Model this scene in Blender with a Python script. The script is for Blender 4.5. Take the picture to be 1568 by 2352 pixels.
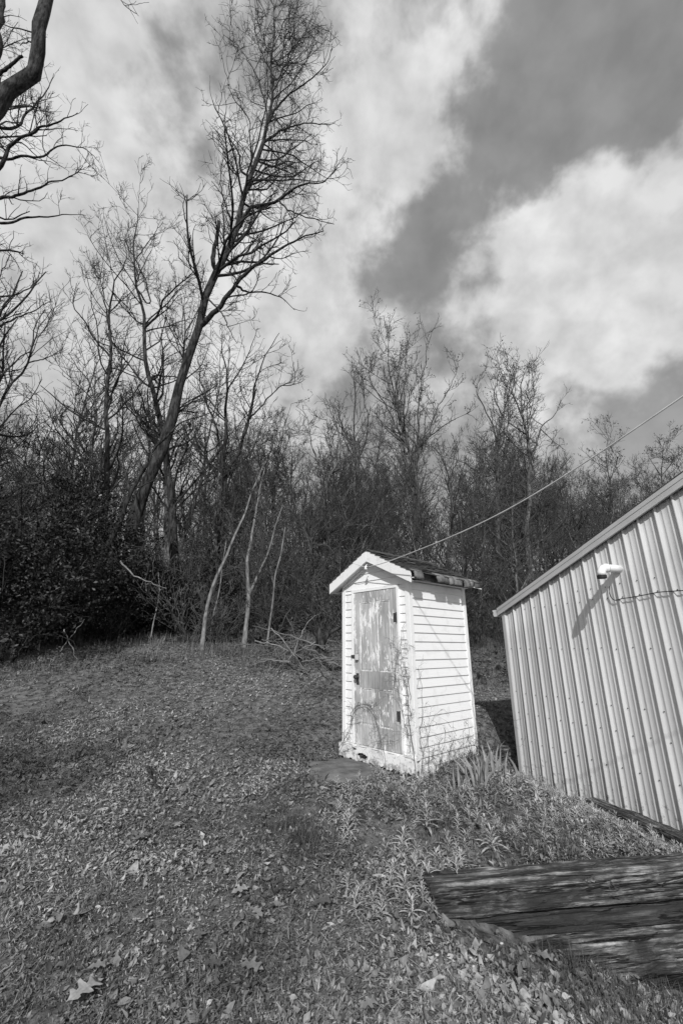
import bpy, math, random
import numpy as np
R = math.radians
SC = bpy.context.scene
COL = SC.collection
for o in list(bpy.data.objects): bpy.data.objects.remove(o)

# ------------------------------------------------------------------ camera / sky / sun / exposure
EYE = 1.55                                  # eye height above the ground under the camera
PITCH = math.atan(499.0/1559.0)
cam_d = bpy.data.cameras.new('camera'); cam = bpy.data.objects.new('camera', cam_d); COL.objects.link(cam)
cam.location = (0, 0, EYE); cam.rotation_euler = (math.pi/2 + PITCH, 0, 0)
cam_d.sensor_fit = 'VERTICAL'; cam_d.sensor_height = 36.0; cam_d.lens = 1559.0/3750.0*36.0
cam_d.clip_start = 0.05; cam_d.clip_end = 6000
SC.camera = cam
SC.view_settings.view_transform = 'Standard'; SC.view_settings.look = 'None'
SC.view_settings.gamma = 1.0; SC.view_settings.exposure = 0.0

LDIR = np.array([.085, 1.01, -.70]); LDIR = LDIR/np.linalg.norm(LDIR)      # the way sunlight travels
SUN_EL = math.asin(-LDIR[2])
sun_d = bpy.data.lights.new('sun', 'SUN'); sun_d.energy = 3.6; sun_d.angle = R(.5); sun_d.color = (1, .998, .995)
sun = bpy.data.objects.new('sun', sun_d); COL.objects.link(sun)
sun.rotation_euler = (math.acos(-LDIR[2]), 0, math.atan2(-LDIR[1], -LDIR[0]) + math.pi/2)
sun.location = (-3, -20, 20)

F = 1559.0*.6272                            # focal length in pixels of a 1568 px wide copy of the photograph
CP, SP = math.cos(PITCH), math.sin(PITCH)
def ray(u, v):
    x = (u-784.0)/F; yy = -(v-1176.0)/F
    return np.array([x, CP - yy*SP, SP + yy*CP])
def P(u, v, Y):
    d = ray(u, v); p = d*(Y/d[1]); p[2] += EYE
    return p

def nd(nt, t, **kw):
    n = nt.nodes.new(t)
    for k, v in kw.items():
        if hasattr(n, k): setattr(n, k, v)
        else: n.inputs[k].default_value = v
    return n
def mth(nt, op, a, b=None, c=None, clamp=False):
    n = nt.nodes.new('ShaderNodeMath'); n.operation = op; n.use_clamp = clamp
    for i, x in enumerate((a, b, c)):
        if x is None: continue
        if isinstance(x, (int, float)): n.inputs[i].default_value = x
        else: nt.links.new(x, n.inputs[i])
    return n.outputs[0]
def maprange(nt, x, a, b, c, d, smooth=False):
    n = nt.nodes.new('ShaderNodeMapRange'); n.clamp = True
    if smooth: n.interpolation_type = 'SMOOTHSTEP'
    nt.links.new(x, n.inputs[0])
    for i, k in enumerate((a, b, c, d)): n.inputs[i+1].default_value = k
    return n.outputs[0]

W = bpy.data.worlds.new('World'); SC.world = W; W.use_nodes = True
def build_world():
    nt = W.node_tree; nt.nodes.clear()
    out = nd(nt, 'ShaderNodeOutputWorld'); bg = nd(nt, 'ShaderNodeBackground'); bg.inputs[1].default_value = .1
    sky = nd(nt, 'ShaderNodeTexSky'); sky.sky_type = 'NISHITA'; sky.sun_disc = False
    sky.sun_elevation = SUN_EL; sky.sun_rotation = math.atan2(-LDIR[0], -LDIR[1])
    sky.air_density = 1.0; sky.dust_density = 1.0; sky.ozone_density = 1.0
    bw = nd(nt, 'ShaderNodeRGBToBW'); nt.links.new(sky.outputs[0], bw.inputs[0])
    tc = nd(nt, 'ShaderNodeTexCoord'); d0 = tc.outputs['Generated']
    # wind-drawn noise on a flat cloud layer
    sep = nd(nt, 'ShaderNodeSeparateXYZ'); nt.links.new(d0, sep.inputs[0])
    zz = mth(nt, 'ADD', mth(nt, 'MAXIMUM', sep.outputs[2], 0.0), .22)
    px = mth(nt, 'DIVIDE', sep.outputs[0], zz); py = mth(nt, 'DIVIDE', sep.outputs[1], zz)
    cmb = nd(nt, 'ShaderNodeCombineXYZ'); nt.links.new(px, cmb.inputs[0]); nt.links.new(py, cmb.inputs[1])
    def noise(src, scale, detail, rough, off=(0, 0, 0), sc3=(1, 1, 1), rot=0.0, dist=0.0):
        mp = nd(nt, 'ShaderNodeMapping'); mp.inputs['Location'].default_value = off; mp.inputs['Scale'].default_value = sc3
        mp.inputs['Rotation'].default_value = (0, 0, rot)
        nt.links.new(src, mp.inputs[0])
        n = nd(nt, 'ShaderNodeTexNoise'); n.inputs['Scale'].default_value = scale; n.inputs['Detail'].default_value = detail
        n.inputs['Roughness'].default_value = rough; n.inputs['Distortion'].default_value = dist
        nt.links.new(mp.outputs[0], n.inputs['Vector']); return n
    warp = noise(d0, 6.0, 5, .6, (3, 1, 7))
    vs = nd(nt, 'ShaderNodeVectorMath', operation='SUBTRACT'); nt.links.new(warp.outputs['Color'], vs.inputs[0]); vs.inputs[1].default_value = (.5, .5, .5)
    vm = nd(nt, 'ShaderNodeVectorMath', operation='SCALE'); nt.links.new(vs.outputs[0], vm.inputs[0]); vm.inputs['Scale'].default_value = .16
    va = nd(nt, 'ShaderNodeVectorMath', operation='ADD'); nt.links.new(d0, va.inputs[0]); nt.links.new(vm.outputs[0], va.inputs[1])
    vn = nd(nt, 'ShaderNodeVectorMath', operation='NORMALIZE'); nt.links.new(va.outputs[0], vn.inputs[0])
    # the main cloud banks and the clear lanes between them, as directions in the sky with an angular size
    BL = [(300, 150, 15, .27), (330, 420, 14, .27), (150, 640, 13, .35), (520, 300, 8, .12), (560, 640, 9, .25), (120, 60, 9, .3),
          (880, 60, 6, .55), (960, 170, 5, .45), (940, 330, 7, .6), (860, 440, 5.5, .5), (1060, 310, 3.5, .4), (1300, 450, 3.8, .95), (1200, 545, 3.4, .75), (1100, 620, 3.4, .65),
          (1450, 700, 10, .95), (1270, 790, 7, .75), (1540, 560, 6, .8), (900, 740, 8, .35), (1150, 50, 2.5, .45), (1540, 375, 2.5, .4), (1430, 400, 1.6, .3),
          (740, 690, 7, .25), (280, 880, 9, .45), (60, 860, 8, .4), (620, 880, 7, .35), (1120, 800, 5, .35),
          (1400, 180, 14, -.8), (1190, 400, 5, -.5), (1010, 560, 4, -.5), (1220, 200, 7, -.6), (1480, 330, 6, -.3), (1130, 660, 2.5, -.4), (870, 640, 4, -.4), (800, 200, 2, -.2), (470, 120, 2.5, -.2), (390, 400, 3, -.3), (430, 230, 2.5, -.15), (1490, 960, 8, -.55), (880, 610, 4, -.2), (690, 200, 2.5, -.35), (740, 330, 2.5, -.3), (620, 30, 2.5, -.3), (770, 560, 3, -.25), (1130, 760, 4, -.15)]
    tot = None
    for u, v, s, w in BL:
        d = ray(u, v); d = d/np.linalg.norm(d)
        dt = nd(nt, 'ShaderNodeVectorMath', operation='DOT_PRODUCT'); nt.links.new(vn.outputs[0], dt.inputs[0]); dt.inputs[1].default_value = tuple(d)
        k = 1.0/(R(s)**2)
        e = mth(nt, 'MULTIPLY', mth(nt, 'EXPONENT', mth(nt, 'MULTIPLY', mth(nt, 'SUBTRACT', dt.outputs['Value'], 1.0), k)), w)
        tot = e if tot is None else mth(nt, 'ADD', tot, e)
    n1 = noise(d0, 11, 9, .52, (.3, .9, 0), (1.0, 1.0, 1.0), 0, .1)
    n1b = noise(d0, 4.5, 6, .5, (3.3, 2.9, 0), (1.0, 1.0, 1.0), 0, .2)
    nn = mth(nt, 'ADD', mth(nt, 'MULTIPLY', n1.outputs[0], .55), mth(nt, 'MULTIPLY', n1b.outputs[0], .45))
    cov = mth(nt, 'ADD', tot, mth(nt, 'MULTIPLY', mth(nt, 'SUBTRACT', nn, .5), 4.3))
    cov = maprange(nt, cov, -.12, .82, .40, 1, True)
    n2 = noise(d0, 15, 7, .5, (5, 2, 1), (1.0, 1.0, 1.0), 0, .1)
    n3 = noise(d0, 3.0, 3, .5, (1, 8, 1))
    br = maprange(nt, n2.outputs[0], .30, .66, 5.8, 8.1)
    br = mth(nt, 'MULTIPLY', br, maprange(nt, n3.outputs[0], .35, .65, .84, 1.08))
    br = mth(nt, 'MULTIPLY', br, maprange(nt, cov, .45, 1.0, .78, 1.02))
    cov = mth(nt, 'MULTIPLY', cov, .94)
    mix = nd(nt, 'ShaderNodeMix', data_type='FLOAT'); nt.links.new(cov, mix.inputs[0])
    nt.links.new(mth(nt, 'MULTIPLY', bw.outputs[0], SKY_GAIN), mix.inputs[2]); nt.links.new(br, mix.inputs[3])
    nt.links.new(mix.outputs[0], bg.inputs[0]); nt.links.new(bg.outputs[0], out.inputs[0])
SKY_GAIN = 1.0
build_world()

# ------------------------------------------------------------------ helpers
def npnoise(x, y, scale, seed=0):
    """smooth value noise in [-1, 1]"""
    x = np.asarray(x, float)/scale; y = np.asarray(y, float)/scale
    xi = np.floor(x).astype(np.int64); yi = np.floor(y).astype(np.int64); fx = x-xi; fy = y-yi
    fx = fx*fx*(3-2*fx); fy = fy*fy*(3-2*fy)
    def h(a, b):
        n = (a*374761393 + b*668265263 + seed*974634777) & 0xffffffff
        n = ((n ^ (n >> 13))*1274126177) & 0xffffffff
        return ((n ^ (n >> 16)) & 0xffff)/32767.5 - 1
    return (h(xi, yi)*(1-fx)+h(xi+1, yi)*fx)*(1-fy) + (h(xi, yi+1)*(1-fx)+h(xi+1, yi+1)*fx)*fy
def sstep(a, b, x):
    t = np.clip((x-a)/(b-a), 0, 1); return t*t*(3-2*t)

def build(name, V, Fq=None, Ft=None, mat=None, parent=None, smooth=False, tone=None, mats=None, midx=None):
    """V (n,3); Fq (m,4) quads; Ft (k,3) triangles; tone: per-vertex float attribute"""
    me = bpy.data.meshes.new(name)
    V = np.asarray(V, np.float32)
    nq = 0 if Fq is None else len(Fq); ntr = 0 if Ft is None else len(Ft)
    loops = np.concatenate([np.asarray(Fq, np.int32).ravel() if nq else np.zeros(0, np.int32), np.asarray(Ft, np.int32).ravel() if ntr else np.zeros(0, np.int32)])
    me.vertices.add(len(V)); me.vertices.foreach_set('co', V.ravel())
    me.loops.add(len(loops)); me.loops.foreach_set('vertex_index', loops)
    me.polygons.add(nq+ntr)
    st = np.concatenate([np.arange(nq)*4, nq*4+np.arange(ntr)*3]).astype(np.int32)
    me.polygons.foreach_set('loop_start', st)
    if smooth: me.polygons.foreach_set('use_smooth', np.ones(nq+ntr, bool))
    if midx is not None: me.polygons.foreach_set('material_index', np.asarray(midx, np.int32))
    me.update(calc_edges=True)
    if tone is not None:
        a = me.attributes.new('tone', 'FLOAT', 'POINT'); a.data.foreach_set('value', np.asarray(tone, np.float32))
    for m in (mats or ([mat] if mat else [])): me.materials.append(m)
    o = bpy.data.objects.new(name, me); COL.objects.link(o)
    if parent is not None: o.parent = parent
    return o

class MB:
    """collects shapes into one mesh (local coordinates)"""
    def __init__(s): s.V = []; s.F = []; s.n = 0
    def add(s, V, Fs):
        V = [tuple(v) for v in V]
        s.V += V; s.F += [tuple(i+s.n for i in f) for f in Fs]; s.n += len(V); return s
    def box(s, x0, x1, y0, y1, z0, z1):
        V = [(x0, y0, z0), (x1, y0, z0), (x1, y1, z0), (x0, y1, z0), (x0, y0, z1), (x1, y0, z1), (x1, y1, z1), (x0, y1, z1)]
        return s.add(V, [(0, 3, 2, 1), (4, 5, 6, 7), (0, 1, 5, 4), (1, 2, 6, 5), (2, 3, 7, 6), (3, 0, 4, 7)])
    def prism(s, poly, axis, a, b):
        """poly: 2-D outline; extruded from a to b along axis ('x','y','z')"""
        def m(p, t):
            return {'x': (t, p[0], p[1]), 'y': (p[0], t, p[1]), 'z': (p[0], p[1], t)}[axis]
        n = len(poly); V = [m(p, a) for p in poly] + [m(p, b) for p in poly]
        Fs = [tuple(range(n))[::-1], tuple(range(n, 2*n))] + [(i, (i+1) % n, n+(i+1) % n, n+i) for i in range(n)]
        return s.add(V, Fs)
    def tube(s, pts, rad, k=8, caps=True):
        pts = np.asarray(pts, float); n = len(pts)
        rad = np.full(n, rad) if np.isscalar(rad) else np.asarray(rad)
        V, Q = tubes(pts[None], rad[None], k)
        Fs = [tuple(q) for q in Q]
        if caps: Fs += [tuple(range(k))[::-1], tuple(range((n-1)*k, n*k))]
        return s.add(V, Fs)
    def lathe(s, prof, o, ax, k=14):
        """prof: list of (along, radius) about axis ax from point o"""
        ax = np.asarray(ax, float); ax /= np.linalg.norm(ax); o = np.asarray(o, float)
        t = np.array([0, 0, 1.0]) if abs(ax[2]) < .8 else np.array([1.0, 0, 0])
        u = np.cross(ax, t); u /= np.linalg.norm(u); w = np.cross(ax, u)
        V = []; Fs = []; n = len(prof)
        for a, r in prof:
            for j in range(k):
                th = 2*math.pi*j/k; V.append(o+ax*a+(u*math.cos(th)+w*math.sin(th))*max(r, 1e-4))
        for i in range(n-1):
            for j in range(k): Fs.append((i*k+j, i*k+(j+1) % k, (i+1)*k+(j+1) % k, (i+1)*k+j))
        Fs += [tuple(range(k))[::-1], tuple(range((n-1)*k, n*k))]
        return s.add(V, Fs)
    def build(s, name, mat, parent=None, smooth=False, bevel=0.0):
        me = bpy.data.meshes.new(name); me.from_pydata(s.V, [], s.F); me.update()
        if smooth: me.polygons.foreach_set('use_smooth', np.ones(len(s.F), bool))
        me.materials.append(mat)
        o = bpy.data.objects.new(name, me); COL.objects.link(o)
        if parent is not None: o.parent = parent
        if bevel:
            b = o.modifiers.new('bevel', 'BEVEL'); b.width = bevel; b.segments = 2; b.limit_method = 'ANGLE'
        return o

def tubes(Pt, Rd, k):
    """batch of polylines Pt (B,n,3), radii Rd (B,n) -> verts, quads"""
    B, n, _ = Pt.shape
    T = np.gradient(Pt, axis=1); T /= np.maximum(np.linalg.norm(T, axis=2, keepdims=True), 1e-9)
    mt = T.mean(axis=1)
    ref = np.where(np.abs(mt[:, 2:3]) < .75, np.array([[0, 0, 1.0]]), np.array([[1.0, 0, 0]]))
    U = np.cross(T, ref[:, None, :]); U /= np.maximum(np.linalg.norm(U, axis=2, keepdims=True), 1e-9)
    Wv = np.cross(T, U)
    th = np.arange(k)*2*math.pi/k
    V = Pt[:, :, None, :] + Rd[:, :, None, None]*(U[:, :, None, :]*np.cos(th)[None, None, :, None] + Wv[:, :, None, :]*np.sin(th)[None, None, :, None])
    V = V.reshape(-1, 3)
    b = np.arange(B)[:, None, None]*n*k; i = np.arange(n-1)[None, :, None]*k; j = np.arange(k)[None, None, :]; j2 = (j+1) % k
    a0 = b+i
    Q = np.stack([a0+j, a0+j2, a0+k+j2, a0+k+j], axis=-1).reshape(-1, 4)
    return V, Q

def tag(o, label=None, cat=None, group=None, kind=None):
    if label: o['label'] = label
    if cat: o['category'] = cat
    if group: o['group'] = group
    if kind: o['kind'] = kind
    return o
def empty(name, loc, label, cat, rz=0, group=None):
    o = bpy.data.objects.new(name, None); COL.objects.link(o); o.location = tuple(loc); o.rotation_euler = (0, 0, rz)
    o.empty_display_size = .2
    return tag(o, label, cat, group)
def dup(root, loc, rz=0, scale=(1, 1, 1), label=None, group=None, tilt=(0, 0)):
    c = root.copy(); COL.objects.link(c); c.location = tuple(loc); c.rotation_euler = (tilt[0], tilt[1], rz); c.scale = scale
    if label: c['label'] = label
    if group: c['group'] = group
    for ch in root.children:
        d = ch.copy(); COL.objects.link(d); d.parent = c
    return c

# ------------------------------------------------------------------ materials (the place is seen in black and white)
def mat(name, base, lo=None, scale=8.0, detail=6, rough=.85, bump=0.0, bscale=None, stretch=(1, 1, 1), tone=False, spec=.3, contrast=(.35, .65), metal=0.0, objrand=0.0, grime=None):
    m = bpy.data.materials.new(name); m.use_nodes = True; nt = m.node_tree; nt.nodes.clear()
    out = nd(nt, 'ShaderNodeOutputMaterial'); bs = nd(nt, 'ShaderNodeBsdfPrincipled'); nt.links.new(bs.outputs[0], out.inputs[0])
    bs.inputs['Roughness'].default_value = rough; bs.inputs['Specular IOR Level'].default_value = spec; bs.inputs['Metallic'].default_value = metal
    tc = nd(nt, 'ShaderNodeTexCoord'); mp = nd(nt, 'ShaderNodeMapping'); nt.links.new(tc.outputs['Object'], mp.inputs[0]); mp.inputs['Scale'].default_value = stretch
    n = nd(nt, 'ShaderNodeTexNoise'); n.inputs['Scale'].default_value = scale; n.inputs['Detail'].default_value = detail; n.inputs['Roughness'].default_value = .6
    nt.links.new(mp.outputs[0], n.inputs['Vector'])
    lo = base*.6 if lo is None else lo
    c = maprange(nt, n.outputs[0], contrast[0], contrast[1], lo, base)
    if tone:
        at = nd(nt, 'ShaderNodeAttribute', attribute_name='tone'); c = mth(nt, 'MULTIPLY', c, at.outputs['Fac'])
    if objrand:
        oi = nd(nt, 'ShaderNodeObjectInfo'); c = mth(nt, 'MULTIPLY', c, maprange(nt, oi.outputs['Random'], 0, 1, 1-objrand, 1+objrand))
    if grime:
        # mud splash and mould: blotches that thin out upwards from the foot of the wall
        sz = nd(nt, 'ShaderNodeSeparateXYZ'); nt.links.new(tc.outputs['Object'], sz.inputs[0])
        ng = nd(nt, 'ShaderNodeTexNoise'); ng.inputs['Scale'].default_value = 16; ng.inputs['Detail'].default_value = 8; ng.inputs['Roughness'].default_value = .7; nt.links.new(tc.outputs['Object'], ng.inputs['Vector'])
        hgt = maprange(nt, sz.outputs[2], grime[0], grime[1], .17, -.12)
        gm = maprange(nt, mth(nt, 'ADD', ng.outputs[0], hgt), .60, .72, 1.0, .42)
        c = mth(nt, 'MULTIPLY', c, gm)
    nt.links.new(c, bs.inputs['Base Color'])
    if bump:
        b = nd(nt, 'ShaderNodeBump'); b.inputs['Strength'].default_value = 1.0; b.inputs['Distance'].default_value = bump
        if bscale:
            n2 = nd(nt, 'ShaderNodeTexNoise'); n2.inputs['Scale'].default_value = bscale; n2.inputs['Detail'].default_value = 6; n2.inputs['Roughness'].default_value = .65
            nt.links.new(mp.outputs[0], n2.inputs['Vector']); nt.links.new(n2.outputs[0], b.inputs['Height'])
        else: nt.links.new(n.outputs[0], b.inputs['Height'])
        nt.links.new(b.outputs[0], bs.inputs['Normal'])
    m['bsdf'] = bs.name
    return m
M = {}
M['soil'] = mat('soil', .21, .045, 9.0, 12, .95, .02, 40, contrast=(.36, .64))
M['bare'] = mat('bare_dirt', .20, .10, 7, 10, .9, .006, 50)
M['litter'] = mat('litter', .37, .21, 30, 4, .85, 0, tone=True, spec=.2)
M['grass'] = mat('grass', .20, .13, 5, 4, .7, 0, tone=True, spec=.25)
M['weed'] = mat('weed', .38, .26, 20, 4, .7, 0, tone=True, spec=.25)
M['bark'] = mat('bark', .19, .02, 13, 10, .95, .03, 24, (1, 1, .22), objrand=.3, contrast=(.38, .66))
M['bark_dark'] = mat('bark_dark', .085, .007, 13, 10, .95, .035, 22, (1, 1, .22), contrast=(.40, .68))
M['bark_pale'] = mat('bark_pale', .30, .09, 14, 8, .9, .008, 30, (1, 1, .4))
M['twig'] = mat('twig', .10, .04, 3, 3, .9, objrand=.3)
M['twig_dark'] = mat('twig_dark', .045, .02, 3, 3, .9)
M['bud'] = mat('bud', .12, .07, 5, 3, .8, tone=True)
M['leaf_dark_shaded'] = mat('leaf_dark_shaded', .035, .018, 4, 4, .5, tone=True, spec=.3)  # dark leaves, albedo lowered further so the bushes look shaded
M['dead'] = mat('dead_wood', .19, .08, 6, 8, .95, .01, 30, (1, 1, .5), objrand=.3)
M['white'] = mat('white_paint', .83, .70, 6, 8, .55, .0008, 25, contrast=(.28, .46), grime=(.05, .55))
M['trim'] = mat('white_trim', .80, .55, 7, 9, .6, .001, 20, contrast=(.28, .48), grime=(.0, .35))
M['soffit'] = mat('soffit', .7, .55, 5, 6, .7)
M['shingle'] = mat('shingle', .10, .035, 9, 8, .95, .006, 90)
M['curl'] = mat('curled_roofing', .26, .10, 5, 8, .9, .01, 40, contrast=(.38, .64))
M['roof_edge'] = mat('roof_edge', .12, .03, 12, 8, .95, .01, 40)
M['metal'] = mat('painted_steel', .72, .60, 1.6, 7, .42, spec=.5, stretch=(1, 1, .25), grime=(-.2, .9))
M['metal_trim'] = mat('steel_trim', .62, .55, 2, 4, .42, spec=.5)
M['screw'] = mat('screw', .06, .04, 20, 2, .5)
M['pvc'] = mat('pvc', .85, .78, 8, 4, .35, spec=.5)
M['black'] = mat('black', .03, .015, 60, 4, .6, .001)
M['iron'] = mat('rusty_iron', .07, .03, 40, 6, .7, .001)
M['cable'] = mat('cable', .62, .45, 6, 4, .5)
M['stone'] = mat('stone', .6, .4, 30, 4, .9)

def wood_tie(name='tie_wood', hi=.5):
    """old creosoted timber: dark, with pale worn fibres in patches and long drying cracks"""
    m = bpy.data.materials.new(name); m.use_nodes = True; nt = m.node_tree; nt.nodes.clear()
    out = nd(nt, 'ShaderNodeOutputMaterial'); bs = nd(nt, 'ShaderNodeBsdfPrincipled'); nt.links.new(bs.outputs[0], out.inputs[0]); bs.inputs['Roughness'].default_value = .8
    bs.inputs['Specular IOR Level'].default_value = .3
    tc = nd(nt, 'ShaderNodeTexCoord'); oi = nd(nt, 'ShaderNodeObjectInfo')
    of = nd(nt, 'ShaderNodeVectorMath', operation='ADD'); nt.links.new(tc.outputs['Object'], of.inputs[0])
    cm = nd(nt, 'ShaderNodeCombineXYZ'); nt.links.new(mth(nt, 'MULTIPLY', oi.outputs['Random'], 37.0), cm.inputs[0]); nt.links.new(cm.outputs[0], of.inputs[1])
    def nz(scale, st, detail=8, rough=.65, dist=0.0):
        mp = nd(nt, 'ShaderNodeMapping'); nt.links.new(of.outputs[0], mp.inputs[0]); mp.inputs['Scale'].default_value = st
        n = nd(nt, 'ShaderNodeTexNoise'); n.inputs['Scale'].default_value = scale; n.inputs['Detail'].default_value = detail; n.inputs['Roughness'].default_value = rough; n.inputs['Distortion'].default_value = dist
        nt.links.new(mp.outputs[0], n.inputs['Vector']); return n.outputs[0]
    grain = maprange(nt, nz(5, (.35, 7, 7), 12, .72, .3), .44, .60, 0, 1)
    fine = maprange(nt, nz(14, (.5, 12, 12), 6, .8), .35, .65, .35, 1)
    patch = maprange(nt, nz(4.2, (1, 1.7, 1.7), 7, .65), .40, .62, .06, 1)
    pale = mth(nt, 'MULTIPLY', mth(nt, 'MULTIPLY', grain, fine), patch)
    line = mth(nt, 'ABSOLUTE', mth(nt, 'SUBTRACT', nz(3.0, (.22, 4.5, 4.5), 4, .6, .3), .5))
    crk = maprange(nt, line, .004, .016, 0, 1)
    col = mth(nt, 'MULTIPLY', mth(nt, 'ADD', mth(nt, 'MULTIPLY', pale, hi), .032), mth(nt, 'ADD', mth(nt, 'MULTIPLY', crk, .85), .15))
    nt.links.new(col, bs.inputs['Base Color'])
    b = nd(nt, 'ShaderNodeBump'); b.inputs['Distance'].default_value = .012
    nt.links.new(mth(nt, 'ADD', mth(nt, 'MULTIPLY', grain, .3), crk), b.inputs['Height']); nt.links.new(b.outputs[0], bs.inputs['Normal'])
    return m
M['tie_dark'] = wood_tie('dark_tie_wood', .09)
M['tie'] = wood_tie()

def door_paint(name='peeling_paint', th=.540, wd=1.0):
    """grey weathered wood with white paint left in flakes and vertical streaks"""
    m = bpy.data.materials.new(name); m.use_nodes = True; nt = m.node_tree; nt.nodes.clear()
    out = nd(nt, 'ShaderNodeOutputMaterial'); bs = nd(nt, 'ShaderNodeBsdfPrincipled'); nt.links.new(bs.outputs[0], out.inputs[0]); bs.inputs['Roughness'].default_value = .85
    tc = nd(nt, 'ShaderNodeTexCoord')
    def nz(scale, st, detail=8, rough=.65, loc=(0, 0, 0)):
        mp = nd(nt, 'ShaderNodeMapping'); nt.links.new(tc.outputs['Object'], mp.inputs[0]); mp.inputs['Scale'].default_value = st; mp.inputs['Location'].default_value = loc
        n = nd(nt, 'ShaderNodeTexNoise'); n.inputs['Scale'].default_value = scale; n.inputs['Detail'].default_value = detail; n.inputs['Roughness'].default_value = rough
        nt.links.new(mp.outputs[0], n.inputs['Vector']); return n.outputs[0]
    grain = maprange(nt, nz(6, (14, 14, .7)), .34, .66, .27*wd, .60*wd)
    big = maprange(nt, nz(2.2, (1.6, 1.6, .8), 4, .5, (4, 2, 1)), .35, .65, .72, 1.2)
    wood = mth(nt, 'MULTIPLY', grain, big)
    fl = mth(nt, 'ADD', mth(nt, 'MULTIPLY', nz(3.2, (2.5, 2.5, .9), 5, .6, (1, 5, 3)), .6), mth(nt, 'MULTIPLY', nz(26, (2.2, 2.2, .6), 6, .7), .4))
    f = maprange(nt, fl, th, th+.03, 0, 1)
    mx = nd(nt, 'ShaderNodeMix', data_type='FLOAT'); nt.links.new(f, mx.inputs[0]); nt.links.new(wood, mx.inputs[2]); mx.inputs[3].default_value = .80
    nt.links.new(mx.outputs[0], bs.inputs['Base Color'])
    b = nd(nt, 'ShaderNodeBump'); b.inputs['Distance'].default_value = .002
    hh = mth(nt, 'ADD', mth(nt, 'MULTIPLY', f, .5), nz(10, (16, 16, .6))); nt.links.new(hh, b.inputs['Height']); nt.links.new(b.outputs[0], bs.inputs['Normal'])
    return m
M['door'] = door_paint(); M['door_worn'] = door_paint('bare_door_wood', .60, .82); M['door_edge'] = door_paint('flaking_moulding', .47)

# ------------------------------------------------------------------ ground
C0 = np.array([.826, 5.30])                   # near corner of the outhouse
OA = np.array([.666, -.746]); OB = np.array([.746, .666])       # along its front wall to the near corner / along its side wall
SHC = np.array([2.85, 7.68]); SX = np.array([.2751, -.9614]); SY = np.array([.9614, .2751])   # shed: far corner, along the gable wall, into the shed
TL0 = np.array([.55, 3.22]); TDIR = np.array([.9899, .1421]); TNRM = np.array([-.1421, .9899])  # front edge of the timber wall
_yk = np.array([-4000, 0, 2.5, 3.3, 4.2, 5.3, 6.2, 7.2, 8, 9, 10, 11, 12, 14, 17, 21, 27, 35, 50, 75, 120, 200, 4000.])
_zk = np.array([-1.55, -1.55, -1.53, -1.46, -1.38, -1.31, -1.2, -1.02, -.84, -.56, -.30, -.08, .08, .40, 1.0, 2.0, 3.7, 6.0, 9.5, 13, 15, 16, 16.])
def ground_z(x, y, rough=True):
    x = np.asarray(x, float); y = np.asarray(y, float)
    # smooth interpolation of the long profile; behind the shed the yard was cut back level, so it rises farther off
    yp = y-4.4*sstep(1.1, 2.8, x)*sstep(4.5, 11.5, y)
    z = (np.interp(yp-.35, _yk, _zk)+np.interp(yp, _yk, _zk)*2+np.interp(yp+.35, _yk, _zk))/4
    z = z + np.clip(-x-1, 0, 12)*.012*sstep(1, 6, y)
    # the bank falls to the shed
    lx = (x-SHC[0])*SX[0]+(y-SHC[1])*SX[1]; ly = (x-SHC[0])*SY[0]+(y-SHC[1])*SY[1]
    dx = np.maximum(np.maximum(-lx, lx-9.2), 0); dy = np.maximum(np.maximum(-ly, ly-8), 0)
    dist = np.hypot(dx, dy)
    low = -1.93
    k = 1-sstep(.15, 1.9, dist)
    hz = z*(1-k)+np.minimum(z, low)*k
    oa = (x-C0[0])*OA[0]+(y-C0[1])*OA[1]; ob = (x-C0[0])*OB[0]+(y-C0[1])*OB[1]
    kf = sstep(-1.9, -1.3, oa)*sstep(.9, .2, oa)*sstep(-1.0, -.25, ob)*sstep(.5, .1, ob)
    hz = hz*(1-kf)+np.minimum(hz, -1.345)*kf
    # the lower ground before the timbers
    tx = (x-TL0[0])*TDIR[0]+(y-TL0[1])*TDIR[1]; ty = (x-TL0[0])*TNRM[0]+(y-TL0[1])*TNRM[1]
    up = np.where(tx > -.3, np.minimum(np.maximum(hz, -1.44*sstep(-.2, .3, tx)+hz*(1-sstep(-.2, .3, tx))), np.maximum(hz, -1.44)), hz)
    upz = np.where((tx > 0) & (ty < .6), np.maximum(hz, -1.44), hz)
    upz = hz
    lowz = -1.53 - .36*np.clip(tx-.0, 0, 2.2) - .02*np.clip(tx-2.2, 0, 5)
    f = sstep(.03, .15, ty)
    g = np.where(tx > 0, np.minimum(lowz, upz)*(1-f) + upz*f, upz)
    blend = sstep(-.25, .05, tx)
    g = upz*(1-blend) + g*blend
    if rough:
        a = 1+np.clip((y-10)/15, 0, 4)
        g = g + (npnoise(x, y, 1.1, 3)*.030 + npnoise(x, y, .35, 5)*.014 + npnoise(x, y, .12, 8)*.005)*a
        g = g + npnoise(x, y, 7, 11)*.25*sstep(13, 25, y)
    return g + EYE

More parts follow.
